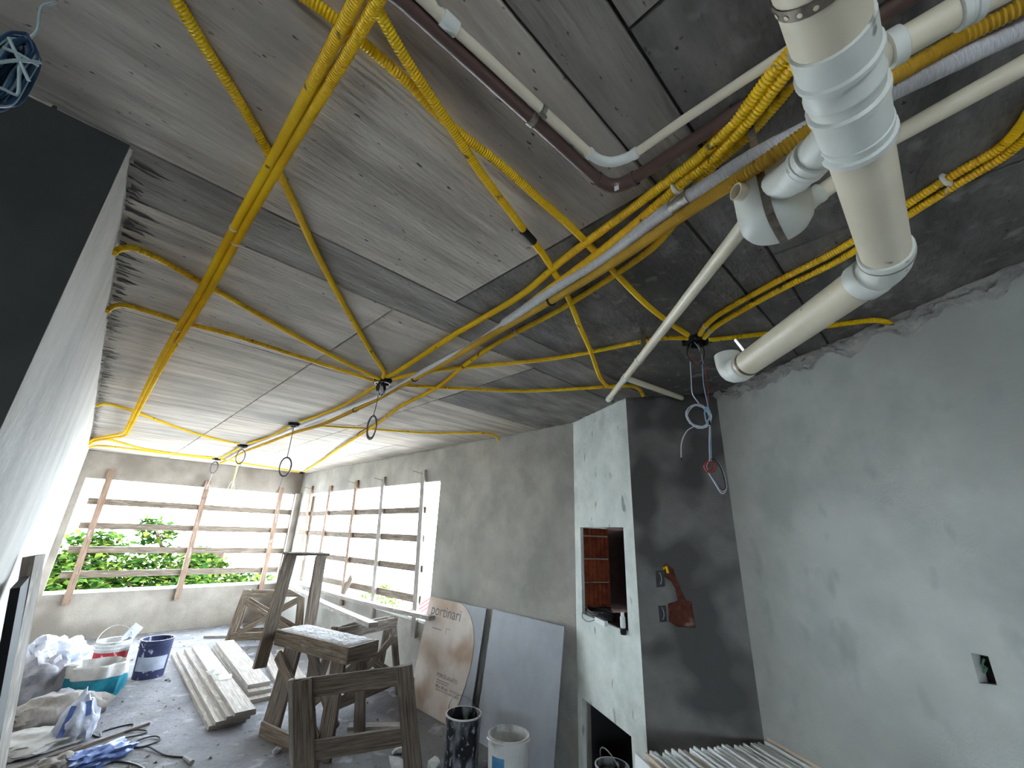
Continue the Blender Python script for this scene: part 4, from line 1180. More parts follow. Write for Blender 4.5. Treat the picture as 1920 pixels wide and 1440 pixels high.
conduit('corrugated_conduit', [(2.184,0.727,2.808), (2.221,0.687,2.812), (2.347,0.424,2.814), (2.424,0.237,2.814), (2.490,0.070,2.814), (2.528,0.024,2.810), (2.604,-0.007,2.800), (2.631,-0.022,2.770)], YR,
        'yellow conduit from the right-hand junction box into the broken top of the right wall')
conduit('corrugated_conduit', [(1.523,7.549,2.790), (1.591,7.918,2.700), (1.734,8.625,2.560), (1.972,9.829,2.400)], 0.011, 'loose end of yellow conduit hanging down before the end window', pitch=0.02)
conduit('ochre_conduit', [(1.035,-0.359,2.770), (1.035,-0.314,2.770), (1.032,-0.228,2.770), (1.009,-0.134,2.745), (0.983,-0.087,2.720), (0.934,0.032,2.650), (0.939,0.145,2.630), (1.030,0.347,2.680), (1.165,0.680,2.740), (1.231,0.958,2.760), (1.326,1.632,2.770), (1.393,2.078,2.780), (1.447,2.618,2.785), (1.525,3.359,2.790), (1.582,4.562,2.795), (1.540,5.241,2.800), (1.536,6.299,2.800), (1.527,7.327,2.800), (1.575,8.552,2.800), (1.594,9.373,2.800)], 0.0165,
        'ochre corrugated conduit running alongside the white wrapped tube the whole length of the ceiling', 'ochre', 0.0085, cor=0.2, group='ochre conduit',
        ties=((0.30, 'rubber', 1.3), (0.155, 'rubber', 1.4), (0.42, 'rubber', 1.3)))
# white wrapped tube: two spans with a torn silver tape joint
wt_ = thing('wrapped_tube', (1.031,0.326,2.730), 'white tape-wrapped refrigerant tube beside the ochre conduit', 'tube')
def wrapped(pts, r, seed):
    path = spline(pts, 0.012)
    return MB().tube(path, r, 14, True, rad=lambda i, s_: r * (1 + 0.05 * noise.noise((s_ * 22, seed, 0)) + (0.03 if i % 5 == 0 else 0)))
wrapped([(1.083,-0.343,2.765), (1.085,-0.316,2.765), (1.051,-0.140,2.745), (1.031,-0.084,2.730)], 0.021, 1).build('wrapped_span', 'wrap', wt_, True)
wrapped([(0.992,-0.008,2.710), (0.985,0.008,2.700), (0.951,0.141,2.675), (1.007,0.319,2.710), (1.053,0.436,2.740), (1.149,0.691,2.770), (1.192,0.927,2.780), (1.229,1.143,2.780), (1.282,1.394,2.785)], 0.021, 2).build('wrapped_span', 'wrap', wt_, True)
wrapped([(1.282,1.394,2.785), (1.331,1.617,2.787), (1.393,2.259,2.790), (1.453,2.743,2.794), (1.482,3.276,2.797), (1.470,3.816,2.797), (1.461,4.753,2.800), (1.457,5.589,2.800), (1.462,6.915,2.800), (1.545,8.598,2.800)], 0.015, 3).build('thin_span', 'wrap', wt_, True)
wrapped([(1.010,0.327,2.712), (1.036,0.390,2.729)], 0.0235, 9).build('silver_tape', 'steel', wt_, True)

# ------------------------------------------------------------------ water pipes
def pipe_run(mb, pts, r, n=16, step=0.02, straight=True):
    mb.tube(pts if straight else spline(pts, step), r, n)
    return mb
def arc3(p0, c, p1, k=8):
    """rounded corner through control point c"""
    p0, c, p1 = V(p0), V(c), V(p1)
    return [p0 * (1 - t) ** 2 + c * (2 * t * (1 - t)) + p1 * t * t for t in (i / k for i in range(k + 1))]
def collar(parent, name, p0, p1, r, mat, n=20, lip=0.0):
    p0, p1 = V(p0), V(p1)
    d = (p1 - p0)
    L = d.length
    prof = [(r * 0.97, 0), (r, 0.003), (r, L - 0.003), (r * 0.97, L)]
    if lip:
        prof = [(r * 0.97, 0), (r + lip, 0.002), (r + lip, 0.012), (r, 0.014), (r, L - 0.014), (r + lip, L - 0.012), (r + lip, L - 0.002), (r * 0.97, L)]
    return MB().lathe(prof, p0, n, d).build(name, mat, parent, True)

br = thing('brown_water_pipe', (0.568,0.540,2.780), 'brown water pipe with an elbow above the yellow conduits', 'pipe')
MB().tube([(0.137,0.561,2.785), (0.194,0.554,2.785), (0.843,0.526,2.785)], 0.0175, 16).build('pipe_length', 'pvc_brown', br, True)
MB().tube(arc3((0.832,0.527,2.785), (0.912,0.526,2.785), (0.909,0.450,2.785)), 0.021, 16).build('elbow', 'pvc_brown', br, True)
MB().tube([(0.910,0.461,2.785), (0.905,0.296,2.785), (0.895,0.132,2.785), (0.887,0.019,2.785), (0.880,-0.111,2.785), (0.879,-0.225,2.785)], 0.0175, 16).build('pipe_length', 'pvc_brown', br, True)
collar(br, 'joint_ring', (0.911,0.451,2.785), (0.910,0.441,2.785), 0.0225, 'pvc_brown')
MB().beam((0.880,0.496,2.758), (0.883,0.483,2.758), 0.018, 0.0006, (0, 0, 1)).build('sticker', 'tile_white', br)
collar(br, 'clamp', (0.550,0.539,2.785), (0.568,0.539,2.785), 0.0195, 'steel')
MB().beam((0.552,0.544,2.770), (0.562,0.534,2.755), 0.012, 0.006, (0, 0, 1)).build('clamp_bolt', 'steel', br)
wp = thing('white_water_pipe', (0.727,0.487,2.780), 'slim cream water pipe with a curved elbow beside the brown pipe', 'pipe')
MB().tube([(0.173,0.524,2.785), (0.223,0.521,2.785), (0.276,0.520,2.785)], 0.0135, 16).build('pipe_length', 'pvc', wp, True)
collar(wp, 'coupling', (0.264,0.520,2.785), (0.301,0.518,2.785), 0.0165, 'pvc_white')
MB().tube([(0.292,0.519,2.785), (0.561,0.503,2.785), (0.753,0.491,2.785)], 0.0118, 16).build('pipe_length', 'pvc', wp, True)
MB().tube(arc3((0.741,0.491,2.785), (0.835,0.489,2.785), (0.834,0.391,2.785), 10), 0.0138, 16).build('elbow', 'pvc_white', wp, True)
MB().tube([(0.834,0.401,2.785), (0.829,0.262,2.785), (0.828,0.112,2.785), (0.829,0.020,2.785), (0.828,-0.096,2.785), (0.829,-0.162,2.785)], 0.0118, 16).build('pipe_length', 'pvc', wp, True)
collar(wp, 'joint_ring', (0.834,0.408,2.785), (0.834,0.391,2.785), 0.0155, 'pvc_white')
collar(wp, 'joint_ring', (0.741,0.491,2.785), (0.756,0.491,2.785), 0.0155, 'pvc_white')
collar(wp, 'clamp', (0.554,0.504,2.785), (0.569,0.502,2.785), 0.0135, 'steel')
MB().beam((0.561,0.504,2.772), (0.567,0.499,2.758), 0.012, 0.006, (0, 0, 1)).build('clamp_bolt', 'steel', wp)

# big soil pipe with branch fitting, elbow and low run
sp = thing('soil_pipe', (1.0, -0.03, 2.5), 'thick cream soil pipe with white branch fitting hanging below the ceiling', 'pipe')
P_el = V((1.343,-0.027,2.480))
MP = lambda x: (x, -0.03, 2.50 - 0.02 * (x - 0.4))
MB().tube([MP(0.30), MP(0.66)], 0.0505, 28).build('pipe_length', 'pvc', sp, True)
MB().tube([MP(0.83), (P_el.x - 0.03, -0.03, 2.482)], 0.0505, 28).build('pipe_length', 'pvc', sp, True)
fit = MB().lathe([(0.051, 0), (0.0545, 0.002), (0.0545, 0.052), (0.0585, 0.056), (0.0585, 0.064), (0.0535, 0.068), (0.0535, 0.100), (0.056, 0.103), (0.056, 0.108), (0.053, 0.112), (0.053, 0.130), (0.0585, 0.134), (0.0585, 0.146), (0.0545, 0.150),
                  (0.0545, 0.215), (0.0565, 0.217), (0.0565, 0.222), (0.0545, 0.226), (0.0545, 0.236), (0.059, 0.240), (0.059, 0.252), (0.051, 0.256)], MP(0.600), 28, V(MP(1.0)) - V(MP(0.7))).build('branch_fitting', 'pvc_white', sp, True)
# branch towards the siphon box
SB = V((1.035, 0.145, 0))
b0, b1 = V((0.800, -0.015, 2.498)), V((0.915, 0.080, 2.530))
MB().tube([b0, b1], 0.036, 20).build('branch_arm', 'pvc_white', sp, True)
collar(sp, 'sleeve', b0 + (b1 - b0) * 0.50, b0 + (b1 - b0) * 0.72, 0.039, 'pvc_white', 20, 0.002)
collar(sp, 'seal_ring', b0 + (b1 - b0) * 0.70, b0 + (b1 - b0) * 0.76, 0.041, 'pvc_white', 20)
MB().tube(arc3(b0 + (b1 - b0) * 0.7, b1 + (b1 - b0) * 0.05, (0.985, 0.125, 2.59), 6), 0.0375, 20).build('bend', 'pvc_white', sp, True)
# perforated straps
def strap(parent, x, r, z):
    b = MB()
    b.lathe([(r + 0.0005, -0.009), (r + 0.002, -0.009), (r + 0.002, 0.009), (r + 0.0005, 0.009)], (x, -0.03, z), 28, (1, 0, -0.02))
    s_ = b.build('perforated_strap', 'rusty_steel', parent, True)
    h = MB()
    for k in range(18):
        a = 2 * math.pi * k / 18
        c = V((x, -0.03 + math.cos(a) * (r + 0.0022), z + math.sin(a) * (r + 0.0022)))
        h.lathe([(0.0035, 0), (0.0035, 0.0008)], c, 8, (0, math.cos(a), math.sin(a)))
    h.build('strap_holes', 'pvc', s_)
    MB().beam((x, -0.03, z + r), (x, -0.03, CEIL), 0.016, 0.002, (1, 0, 0)).build('strap_hanger', 'rusty_steel', s_)
strap(sp, 0.515, 0.0505, 2.4975)
# elbow and the low run to the right wall
P_end = V((1.821,0.481,2.470))
ld = (P_end - P_el).normalized()
MB().tube(arc3((P_el.x - 0.055, -0.03, 2.482), (P_el.x + 0.01, -0.035, 2.481), tuple(P_el + ld * 0.06), 8), 0.0535, 28).build('elbow', 'pvc_white', sp, True)
collar(sp, 'joint_ring', (P_el.x - 0.075, -0.03, 2.482), (P_el.x - 0.04, -0.03, 2.482), 0.0575, 'pvc_white', 28)
collar(sp, 'joint_ring', P_el + ld * 0.045, P_el + ld * 0.085, 0.0575, 'pvc_white', 28)
collar(sp, 'joint_seal', (P_el.x - 0.055, -0.03, 2.482), (P_el.x - 0.047, -0.03, 2.482), 0.0585, 'rusty_steel', 28)
MB().tube([P_el + ld * 0.07, P_end], 0.0505, 28).build('pipe_length', 'pvc', sp, True)
collar(sp, 'joint_ring', P_end - ld * 0.01, P_end + ld * 0.03, 0.0565, 'pvc_white', 28)
collar(sp, 'strap_band', P_end - ld * 0.045, P_end - ld * 0.03, 0.0525, 'rusty_steel', 28)
MB().tube(arc3(P_end + ld * 0.02, P_end + ld * 0.10, P_end + ld * 0.10 + V((0, 0, 0.10)), 8), 0.0535, 28).build('end_elbow', 'pvc_white', sp, True)
MB().beam(P_end - ld * 0.037 + V((0, 0, 0.05)), P_end - ld * 0.025 + V((-0.02, 0.02, 0.115)), 0.016, 0.002, tuple(ld)).build('strap_hanger', 'steel', sp)

# siphon box
sx = thing('siphon_box', (SB.x, SB.y, 2.50), 'white rounded siphon box strapped under the ceiling beside the soil pipe', 'siphon box')
MB().lathe([(0.0005, 0.0), (0.048, 0.003), (0.066, 0.012), (0.077, 0.030), (0.081, 0.06), (0.082, 0.16), (0.084, 0.18), (0.084, 0.21), (0.075, 0.215)], (SB.x, SB.y, 2.495), 32).build('body', 'pvc_white', sx, True)
vd = V((-0.75, 0.66, 0)).normalized()
for k, (az, zz_) in enumerate(((2.25, 2.655), (2.55, 2.60))):
    d = V((math.cos(az), math.sin(az), 0.0))
    c = V((SB.x, SB.y, zz_)) + d * 0.066
    MB().lathe([(0.021, 0), (0.021, 0.036), (0.017, 0.036), (0.017, 0.004), (0.0005, 0.004)], c, 18, d).build('stub', 'pvc', sx, True)
b = MB()
arcp = []
sdir = V((0.62, -0.78, 0)).normalized()
prof = [(-0.084, 2.83), (-0.0845, 2.66), (-0.0825, 2.56), (-0.078, 2.525), (-0.067, 2.507), (-0.048, 2.498), (0.0, 2.4945), (0.048, 2.498), (0.067, 2.507), (0.078, 2.525), (0.0825, 2.56), (0.0845, 2.66), (0.084, 2.83)]
sd2 = V((1.000, 0.014, 0))
strip = [V((SB.x, SB.y, 0)) + sd2 * (a * 1.015) + V((0, 0, z_ - 0.001)) for a, z_ in prof]
wd_ = V((-0.014, 1.000, 0)) * 0.009
b.add([p - wd_ for p in strip] + [p + wd_ for p in strip], [(k, k + 1, len(strip) + k + 1, len(strip) + k) for k in range(len(strip) - 1)])
b.build('perforated_strap', 'rusty_steel', sx)

# thin drain pipe from the siphon box to the chimney column
dp = thing('drain_pipe', (1.493,0.548,2.680), 'slim cream drain pipe sloping from the siphon box to the chimney column', 'pipe')
p_a, p_b = V((1.058,0.207,2.585)), V((2.675,1.672,2.775))
MB().tube([p_a, p_b], 0.0205, 18).build('pipe_length', 'pvc', dp, True)
for f0, f1 in ((0.54, 0.56), (0.695, 0.735), (0.96, 1.0)):
    collar(dp, 'coupling', p_a + (p_b - p_a) * f0, p_a + (p_b - p_a) * f1, 0.0235, 'pvc_white')
t0_ = p_a + (p_b - p_a) * 0.715
MB().tube([t0_, (2.996,1.237,2.780)], 0.0195, 16).build('branch_arm', 'pvc', dp, True)
MB().beam(p_a + (p_b - p_a) * 0.50 + V((0, 0, 0.018)), tuple((p_a + (p_b - p_a) * 0.50) * 1.0 + V((0, 0, CEIL - (p_a + (p_b - p_a) * 0.50).z))), 0.03, 0.004, (1, -0.6, 0)).build('hanger', 'rusty_steel', dp)

# two drain pipes leaving to the right behind the soil pipe
r1 = thing('branch_pipe', (0.829,-0.164,2.630), 'short cream drain pipe joining the branch fitting from the upper right', 'pipe')
ra, rb_, rc = V((0.796,-0.088,2.600)), V((0.816,-0.191,2.620)), V((0.841,-0.306,2.640))
MB().tube([V((0.725, -0.06, 2.53)), ra, rb_, rc], 0.0255, 18).build('pipe_length', 'pvc', r1, True)
collar(r1, 'coupling', ra + (rb_ - ra) * 0.10, ra + (rb_ - ra) * 0.32, 0.0295, 'pvc_white', 20, 0.002)
collar(r1, 'coupling', rb_ - (rb_ - ra) * 0.05, rb_ + (rc - rb_) * 0.22, 0.0290, 'pvc_white', 20, 0.002)
r2 = thing('branch_pipe', (1.165,-0.219,2.730), 'straight cream drain pipe from the siphon box running right under the ceiling', 'pipe')
qa, qb, qc = V((1.121,0.101,2.600)), V((1.144,-0.091,2.700)), V((1.135,-0.309,2.720))
MB().tube([qa, V((1.146,0.005,2.655)), qb, qc, qc + (qc - qb)], 0.0205, 18).build('pipe_length', 'pvc', r2, True)
collar(r2, 'coupling', qa + (qb - qa) * 0.06, qa + (qb - qa) * 0.26, 0.0235, 'pvc_white', 20, 0.0015)

# ------------------------------------------------------------------ ceiling junction boxes with hanging wires
def junction(p, label, s_=0.05):
    p = V(p)
    t = thing('junction_box', tuple(p), label, 'junction box')
    prof = [(s_ * 0.96, -0.034), (s_, -0.030), (s_, 0.0), (s_ * 0.9, 0.0)]
    MB().lathe([(s_ * 0.55, -0.012), (s_ * 0.80, -0.014), (s_ * 0.84, -0.034), (s_ * 1.0, -0.034), (s_ * 1.02, -0.002)], p, 8).build('box', 'black_plastic', t)
    for k in range(4):
        a = k * math.pi / 2 + 0.4
        d = V((math.cos(a), math.sin(a), 0))
        MB().lathe([(0.016, 0), (0.017, 0.02), (0.014, 0.024)], p + d * (s_ * 0.85) + V((0, 0, -0.018)), 10, d).build('knockout', 'black_plastic', t, True)
    return t
def wire(t, pts, r, mat, name='wire', step=0.01):
    return MB().tube(spline(pts, step), r, 6).build(name, mat, t, True)
def ring_coil(t, c, rx, rz, az, turns, r, mat, seed, jt=0.07):
    r_ = random.Random(seed)
    pts = []
    d = V((math.cos(az), math.sin(az), 0))
    n_ = V((-math.sin(az), math.cos(az), 0))
    for k in range(turns * 18 + 1):
        a = 2 * math.pi * k / 18
        j = 1 + 2.2 * jt * noise.noise((k * 0.13, seed * 1.7, 0.5))
        pts.append(V(c) + d * (rx * j * math.cos(a)) + V((0, 0, rz * j * math.sin(a))) + n_ * r_.uniform(-0.006, 0.006))
    return MB().tube(pts, r, 6).build('wire_coil', mat, t, True)
CAMAZ = math.radians(-44)
j1 = junction((1.355,2.794,2.830), 'cluttered central black junction box where most yellow conduits meet', 0.062)
wire(j1, [(1.329,2.770,2.800), (1.315,2.796,2.760), (1.352,2.826,2.730), (1.381,2.803,2.720), (1.336,2.718,2.740), (1.333,2.758,2.790)], 0.006, 'wire_black')
wire(j1, [(1.339,2.757,2.800), (1.355,2.740,2.750), (1.380,2.825,2.720), (1.337,2.805,2.730), (1.334,2.793,2.790)], 0.006, 'wire_black')
wire(j1, [(1.335,2.798,2.800), (1.341,2.768,2.740), (1.368,2.835,2.715), (1.322,2.784,2.730)], 0.005, 'wire_white')
jx = V((1.356,2.841,2.730))
wire(j1, [(1.349,2.826,2.725), (jx.x, jx.y, 2.66), (jx.x - 0.01, jx.y, 2.56)], 0.0025, 'wire_grey')
ring_coil(j1, (jx.x - 0.01, jx.y, 2.47), 0.032, 0.085, CAMAZ, 4, 0.004, 'wire_grey', 4)
wire(j1, [(jx.x - 0.03, jx.y + 0.02, 2.46), (jx.x - 0.07, jx.y + 0.05, 2.43), (jx.x - 0.085, jx.y + 0.06, 2.40)], 0.0025, 'wire_black')
j2 = junction((1.421,4.883,2.830), 'second black junction box along the ceiling, wire ring hanging from it', 0.06)
jx = V((1.427,4.917,2.800))
wire(j2, [(1.408,4.861,2.800), (jx.x, jx.y, 2.70), (jx.x, jx.y, 2.45)], 0.004, 'wire_grey')
ring_coil(j2, (jx.x, jx.y, 2.36), 0.055, 0.10, CAMAZ + 0.3, 4, 0.005, 'wire_grey', 5)
wire(j2, [(jx.x, jx.y, 2.27), (jx.x - 0.02, jx.y, 2.12), (jx.x - 0.10, jx.y, 1.97), (jx.x - 0.12, jx.y, 1.93)], 0.003, 'wire_grey')
j3 = junction((1.398,6.930,2.830), 'third black junction box along the ceiling with a small wire ring', 0.06)
jx = V((1.423,7.039,2.800))
ring_coil(j3, (jx.x, jx.y, 2.67), 0.055, 0.10, CAMAZ + 0.3, 3, 0.005, 'wire_grey', 6)
wire(j3, [(jx.x + 0.03, jx.y, 2.60), (jx.x + 0.02, jx.y, 2.45), (jx.x - 0.02, jx.y, 2.30)], 0.003, 'wire_grey')
ring_coil(j3, (jx.x - 0.02, jx.y, 2.22), 0.035, 0.10, CAMAZ + 0.9, 4, 0.004, 'wire_white', 7)
j4 = junction((1.448,8.865,2.830), 'last black junction box near the end wall with hanging wire ring', 0.06)
jx = V((1.468,9.019,2.800))
ring_coil(j4, (jx.x, jx.y, 2.68), 0.055, 0.10, CAMAZ + 0.3, 3, 0.006, 'wire_grey', 8)
wire(j4, [(jx.x, jx.y, 2.58), (jx.x - 0.02, jx.y, 2.40), (jx.x - 0.03, jx.y, 2.30)], 0.003, 'wire_white')
ring_coil(j4, (jx.x - 0.03, jx.y, 2.22), 0.07, 0.07, CAMAZ, 2, 0.004, 'wire_grey', 9)
hw = V((1.972,9.829,2.400))
j6 = junction((3.097,9.485,2.830), 'small dark junction box in the far corner of the ceiling', 0.05)
j5 = junction((2.180,0.781,2.830), 'right-hand black junction box with a tangle of wires hanging down', 0.062)
o = V((2.150,0.772,2.800))
def hang(px, py):
    return None
wire(j5, [(2.178,0.824,2.807), (2.172,0.840,2.757), (2.178,0.824,2.709), (2.188,0.796,2.679), (2.198,0.768,2.700), (2.202,0.757,2.765), (2.196,0.772,2.810)], 0.003, 'wire_black')
wire(j5, [(2.193,0.818,2.817), (2.187,0.835,2.754), (2.195,0.814,2.699), (2.206,0.784,2.694), (2.212,0.768,2.749), (2.205,0.787,2.811)], 0.003, 'wire_green')
wire(j5, [(2.189,0.776,2.802), (2.190,0.772,2.743), (2.184,0.789,2.676), (2.174,0.816,2.706), (2.169,0.830,2.773)], 0.0025, 'wire_red')
wire(j5, [(2.184,0.797,2.814), (2.190,0.779,2.778), (2.194,0.770,2.725), (2.194,0.769,2.680)], 0.003, 'wire_blue')
wire(j5, [(2.176,0.829,2.703), (2.174,0.834,2.603), (2.173,0.837,2.517), (2.182,0.813,2.461)], 0.0026, 'wire_white')
wire(j5, [(2.196,0.774,2.676), (2.194,0.780,2.565), (2.196,0.774,2.456), (2.196,0.775,2.410)], 0.0026, 'wire_blue')
wire(j5, [(2.207,0.769,2.678), (2.209,0.764,2.590), (2.207,0.769,2.491), (2.205,0.776,2.403), (2.197,0.800,2.166)], 0.0026, 'wire_red')
for k in range(5):
    cx, cy = 1309 + 0.6 * k, 780 + 0.4 * k
    pass
cc = V((2.179,0.820,2.391))
ring_coil(j5, (cc.x, cc.y, cc.z), 0.064, 0.062, CAMAZ, 4, 0.003, 'wire_white', 21, 0.12)
ring_coil(j5, tuple(V((2.194,0.780,2.387))), 0.014, 0.045, CAMAZ, 3, 0.003, 'wire_blue', 22, 0.25)
wire(j5, [(2.172,0.840,2.340), (2.157,0.881,2.315), (2.146,0.912,2.254), (2.143,0.921,2.176)], 0.0028, 'wire_white')
wire(j5, [(2.143,0.921,2.178), (2.143,0.921,2.156)], 0.0022, 'wire_black')
wire(j5, [(2.196,0.773,2.358), (2.191,0.788,2.246), (2.188,0.795,2.159)], 0.0026, 'wire_white')
wire(j5, [(2.208,0.778,2.332), (2.204,0.788,2.221), (2.202,0.793,2.150)], 0.0026, 'wire_blue')
for k, m in enumerate(('wire_white', 'wire_red', 'wire_blue', 'wire_black')):
    wire(j5, [(2.188,0.795,2.159), V((2.181,0.815,2.122)) + V((0.003 * k, 0, 0)), V((2.191,0.787,2.045)) + V((0.004 * k, 0, 0.004 * k)), V((2.200,0.762,1.991)) + V((0, 0, 0.006 * k)),
              V((2.208,0.740,2.021)) + V((-0.004 * k, 0, 0)), V((2.206,0.745,2.099)) + V((-0.005 * k, 0, 0)), V((2.199,0.766,2.153)) + V((-0.003 * k, 0, 0)), (2.190,0.790,2.162)], 0.0028, m)
ring_coil(j5, tuple(V((2.187,0.799,2.122))), 0.022, 0.028, CAMAZ, 3, 0.0032, 'wire_red', 23, 0.3)
MB().tube([(2.195,0.775,2.361), (2.195,0.775,2.338)], 0.005, 8).build('tape', 'rubber', j5, True)

# pull cord hanging from the loose conduit end
pc_ = MB().tube(spline([tuple(hw), (hw.x - 0.01, hw.y, hw.z - 0.18), (hw.x - 0.03, hw.y + 0.02, hw.z - 0.45), (hw.x - 0.05, hw.y + 0.02, hw.z - 0.70), (hw.x - 0.06, hw.y + 0.02, hw.z - 0.84)], 0.03), 0.004, 6)
tag(pc_.build('pull_cord', 'wire_grey', None, True), 'thin pull cord dangling from the loose yellow conduit at the window', 'cord')

# blue cord bundle hanging at the top left
bcn = V((-0.331,1.129,2.830))
bc = thing('cord_bundle', (bcn.x, bcn.y, 2.60), 'tied bundle of dark blue and pale cord hanging from the ceiling at top left', 'cord')
wire(bc, [(bcn.x + 0.004, bcn.y, CEIL), (bcn.x - 0.006, bcn.y - 0.008, 2.79), (bcn.x + 0.003, bcn.y, 2.74), (bcn.x, bcn.y, 2.705)], 0.0028, 'cord_pale', 'hanging_cord')
rc_ = random.Random(3)
u_ = V((0.94, 0.34, 0))
v_ = V((-0.34, 0.94, 0))
for k in range(18):
    a = rc_.uniform(-0.012, 0.012)
    a2 = rc_.uniform(-0.014, 0.014)
    w_ = rc_.uniform(0.007, 0.021)
    z_hi, z_lo = 2.708 - rc_.uniform(0, 0.020), 2.515 + rc_.uniform(-0.008, 0.030)
    c = V((bcn.x, bcn.y, 0)) + u_ * a * 0.6 + v_ * a2
    pts = [c + V((0, 0, z_hi)), c + u_ * w_ + V((0, 0, z_hi - 0.025)), c + u_ * (w_ + a * 0.5) + V((0, 0, (z_lo + z_hi) / 2)), c + u_ * (w_ + a * 0.4) + V((0, 0, z_lo + 0.025)), c + u_ * a * 0.4 + V((0, 0, z_lo)), c - u_ * w_ + V((0, 0, z_lo + 0.025)),
           c - u_ * (w_ - a * 0.5) + V((0, 0, (z_lo + z_hi) / 2)), c - u_ * (w_ * 0.9) + V((0, 0, z_hi - 0.025)), c + V((0, 0, z_hi))]
    wire(bc, pts, 0.0030, 'cord_blue' if k % 3 else 'cord_pale', 'cord_loop', 0.008)
c0 = V((bcn.x, bcn.y, 0))
tc = V((0.3, -0.95, 0)) * 0.024
for (h0, h1) in ((2.655, 2.585), (2.600, 2.66), (2.645, 2.632)):
    wire(bc, [c0 + tc - u_ * 0.020 + V((0, 0, h1)), c0 + tc * 1.2 + V((0, 0, (h0 + h1) / 2)), c0 + tc + u_ * 0.026 + V((0, 0, h0))], 0.0032, 'cord_pale', 'binding_cord', 0.008)
wire(bc, [c0 + tc + V((0, 0, 2.64)), c0 + tc + u_ * 0.018 + V((0, 0, 2.58)), c0 + tc + u_ * 0.022 + V((0, 0, 2.555)), c0 + tc + V((0, 0, 2.548)), c0 + tc - u_ * 0.012 + V((0, 0, 2.50))], 0.0030, 'cord_pale', 'binding_cord', 0.008)

# ------------------------------------------------------------------ outside: trees, roofs
structure(MB().box((-60, -40, -4.2), (80, 120, -4.0)).build('ground', 'ground'), 'ground far below the windows outside', 'ground')

def tree(base, top_z, clumps, label, seed, mats=('leaf', 'leaf_light'), leaf=0.19, per=380, name='leafy_tree'):
    r_ = random.Random(seed)
    t = thing(name, (base[0], base[1], -4.0), label, 'tree')
    tr_ = MB().tube(spline([(base[0], base[1], -4.0), (base[0] + 0.1, base[1], -2.0), (base[0], base[1] + 0.1, clumps[0][2] - 0.3)], 0.3), 0.13, 8)
    for c in clumps[1:]:
        tr_.tube([(base[0], base[1] + 0.1, min(c[2] - 0.4, clumps[0][2] - 0.4)), (c[0], c[1], c[2])], 0.03, 6)
    tr_.build('trunk', 'bark', t, True)
    bs = [MB(), MB()]
    for (cx, cy, cz, rx, ry, rz) in clumps:
        n = int(per * (rx * ry * rz) ** 0.5 * 3)
        for k in range(n):
            while True:
                p = V((r_.uniform(-1, 1), r_.uniform(-1, 1), r_.uniform(-1, 1)))
                if 0.35 < p.length < 1:
                    break
            c = V((cx + p.x * rx, cy + p.y * ry, cz + p.z * rz))
            s_ = leaf * r_.uniform(0.6, 1.15)
            ax = V((r_.uniform(-1, 1), r_.uniform(-1, 1), r_.uniform(-0.6, 0.5))).normalized()
            nn = (V((r_.uniform(-.6, .6), r_.uniform(-.6, .6), 1))).normalized()
            w_ = ax.cross(nn).normalized()
            nn = w_.cross(ax)
            tip = c + ax * s_
            m1 = c + ax * (s_ * 0.6) + w_ * (s_ * 0.30) + nn * 0.015
            m2 = c + ax * (s_ * 0.6) - w_ * (s_ * 0.30) + nn * 0.015
            m0 = c + ax * (s_ * 0.6)
            bs[0 if r_.random() < 0.6 else 1].add([c, m1, tip, m2, m0], [(0, 1, 4), (1, 2, 4), (4, 2, 3), (0, 4, 3)])
    for b, m in zip(bs, mats):
        f_ = b.build('foliage', m, t)
        f_['kind'] = 'stuff'
    return t
tree((-0.3, 13.3), 1.7, [(*(0.249,13.300,0.908), 0.75, 0.7, 0.55), (*(0.106,13.000,0.579), 0.7, 0.6, 0.5), (*(0.502,13.400,1.225), 0.55, 0.5, 0.30), (*(0.095,12.600,0.379), 0.6, 0.5, 0.5)], 'bright leafy tree outside at the left end of the wide window', 11)
tree((2.2, 14.2), 1.8, [(*(1.263,14.200,0.594), 0.95, 0.7, 0.50), (*(1.851,14.000,0.615), 0.95, 0.7, 0.55), (*(1.514,14.200,1.449), 0.45, 0.4, 0.26), (*(1.328,14.200,1.723), 0.22, 0.2, 0.08), (*(1.189,13.600,0.365), 0.9, 0.6, 0.4), (*(2.101,13.600,0.260), 0.9, 0.6, 0.4)], 'tall leafy tree outside behind the middle of the wide window', 12)
tree((4.4, 14.6), 1.3, [(*(3.064,14.600,0.209), 0.95, 0.7, 0.42), (*(3.841,14.600,0.198), 0.7, 0.6, 0.26), (*(2.592,14.600,0.917), 0.35, 0.3, 0.22), (*(2.826,14.500,0.625), 0.5, 0.4, 0.3), (*(3.345,14.000,0.085), 0.9, 0.6, 0.3)], 'low leafy tree outside at the right end of the wide window', 13)
tree((10.8, 13.2), 0.9, [(*(9.500,18.008,-1.050), 0.5, 0.5, 0.35), (*(9.500,16.346,-0.927), 0.6, 0.5, 0.40), (*(9.500,16.720,-0.490), 0.25, 0.25, 0.14)], 'rounded yellow-green tree outside below the side window', 14, ('leaf_light', 'leaf_light'), 0.14)

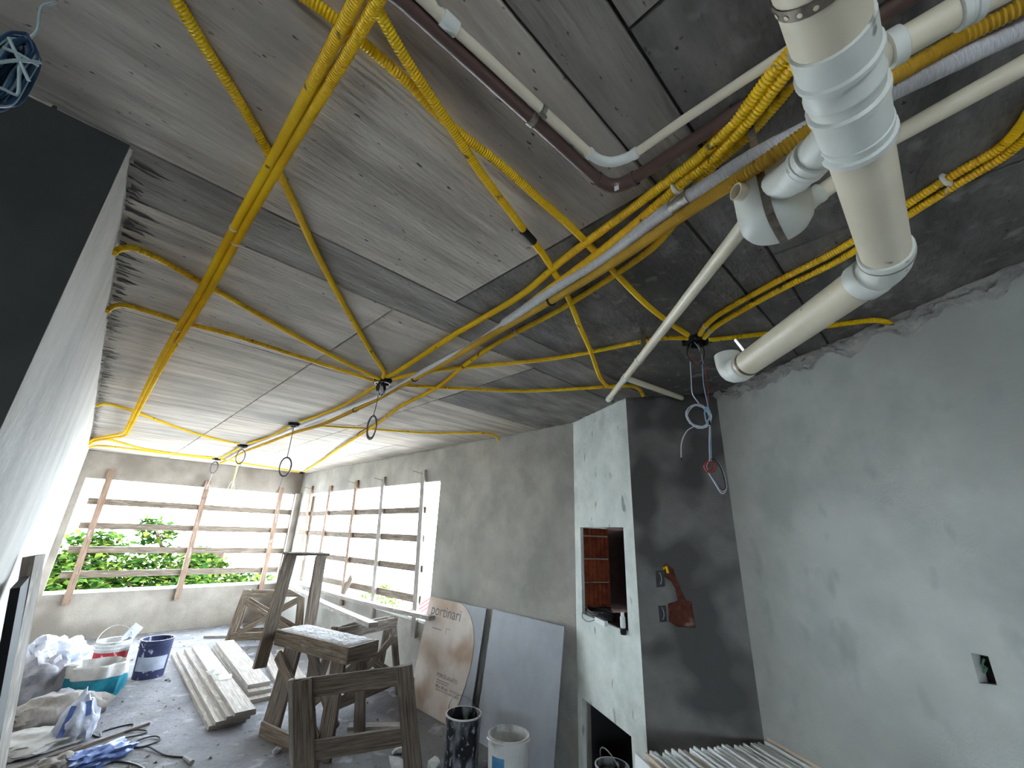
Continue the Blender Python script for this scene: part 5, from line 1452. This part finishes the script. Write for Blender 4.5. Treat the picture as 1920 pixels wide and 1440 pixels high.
def roof(name, p, ux, sl, W, L, label, rows, n_rib, mat='roof_red'):
    t = thing(name, (p[0], p[1], p[2]), label, 'roof')
    p, ux, sl = V(p), V(ux).normalized(), V(sl).normalized()
    nn = ux.cross(sl).normalized()
    if nn.z < 0:
        nn = -nn
    b = MB()
    b.beam(p + ux * (W / 2), p + ux * (W / 2) + sl * L, W, 0.05, tuple(ux))
    b.build('roof_deck', mat, t)
    for k in range(n_rib):
        q = p + ux * (W * (k + 0.5) / n_rib) + nn * 0.05
        MB().tube([q, q + sl * L], W / n_rib * 0.36, 8).build('tile_row', mat, t, True)
    wl_ = MB()
    lowz = min(p.z, (p + sl * L).z)
    c0_, c1_ = p + sl * (L * 0.15), p + ux * W + sl * (L * 0.85)
    wl_.box((min(c0_.x, c1_.x), min(c0_.y, c1_.y), -4.0), (max(c0_.x, c1_.x), max(c0_.y, c1_.y), lowz - 0.02 + 0.0))
    wl_.build('house_wall', 'plaster_back', t)
    return t
roof('tiled_roof', (8.000,13.162,-0.989), (0.25, -1, 0), (0.75, 0.15, 0.26), 4.6, 2.6, 'red tiled roof outside below the side window', 6, 22)
roof('tiled_roof', (-0.228,17.000,0.289), (1, 0.0, 0), (0.0, 0.9, 0.3), 1.15, 1.4, 'red tiled roof outside behind the trees at left', 6, 7)
hb = thing('far_house', (6.5, 24.0, -4.0), 'small far house with a dark window between the trees', 'house')
q = V((4.634,24.000,0.223))
MB().box((q.x - 0.9, 24.0, -4.0), (q.x + 0.55, 25.2, q.z + 0.35)).build('house_wall', 'house', hb)
MB().box((q.x - 0.55, 23.97, q.z - 0.28), (q.x + 0.15, 24.01, q.z + 0.24)).build('window_pane', 'dark_window', hb)
MB().beam((q.x - 1.2, 23.7, q.z + 0.35), (q.x + 0.8, 23.7, q.z + 0.35), 0.12, 0.5, (0, 0, 1)).build('roof_edge', 'roof_red', hb)

# crumbs of mortar and chips strewn over the floor
r_ = random.Random(31)
b = MB()
for k in range(420):
    while True:
        x_, y_ = r_.uniform(0.1, 3.0), r_.uniform(2.6, 9.5)
        if not (1.28 < x_ < 2.12 and 4.9 < y_ < 8.2):
            break
    s_ = r_.choice((0.006, 0.008, 0.012, 0.02))
    pts = [(x_ + s_ * math.cos(a) * r_.uniform(0.6, 1.3), y_ + s_ * math.sin(a) * r_.uniform(0.6, 1.3), 0.0005) for a in (0.3, 1.9, 3.4, 5.0)]
    top = (x_ + r_.uniform(-s_, s_) * 0.3, y_ + r_.uniform(-s_, s_) * 0.3, s_ * r_.uniform(0.5, 1.0))
    b.add(pts + [top], [(0, 1, 4), (1, 2, 4), (2, 3, 4), (3, 0, 4)])
o = b.build('floor_crumbs', 'mortar')
o['kind'] = 'stuff'
o['label'] = 'small mortar crumbs and chips strewn over the dusty floor'
o['category'] = 'debris'
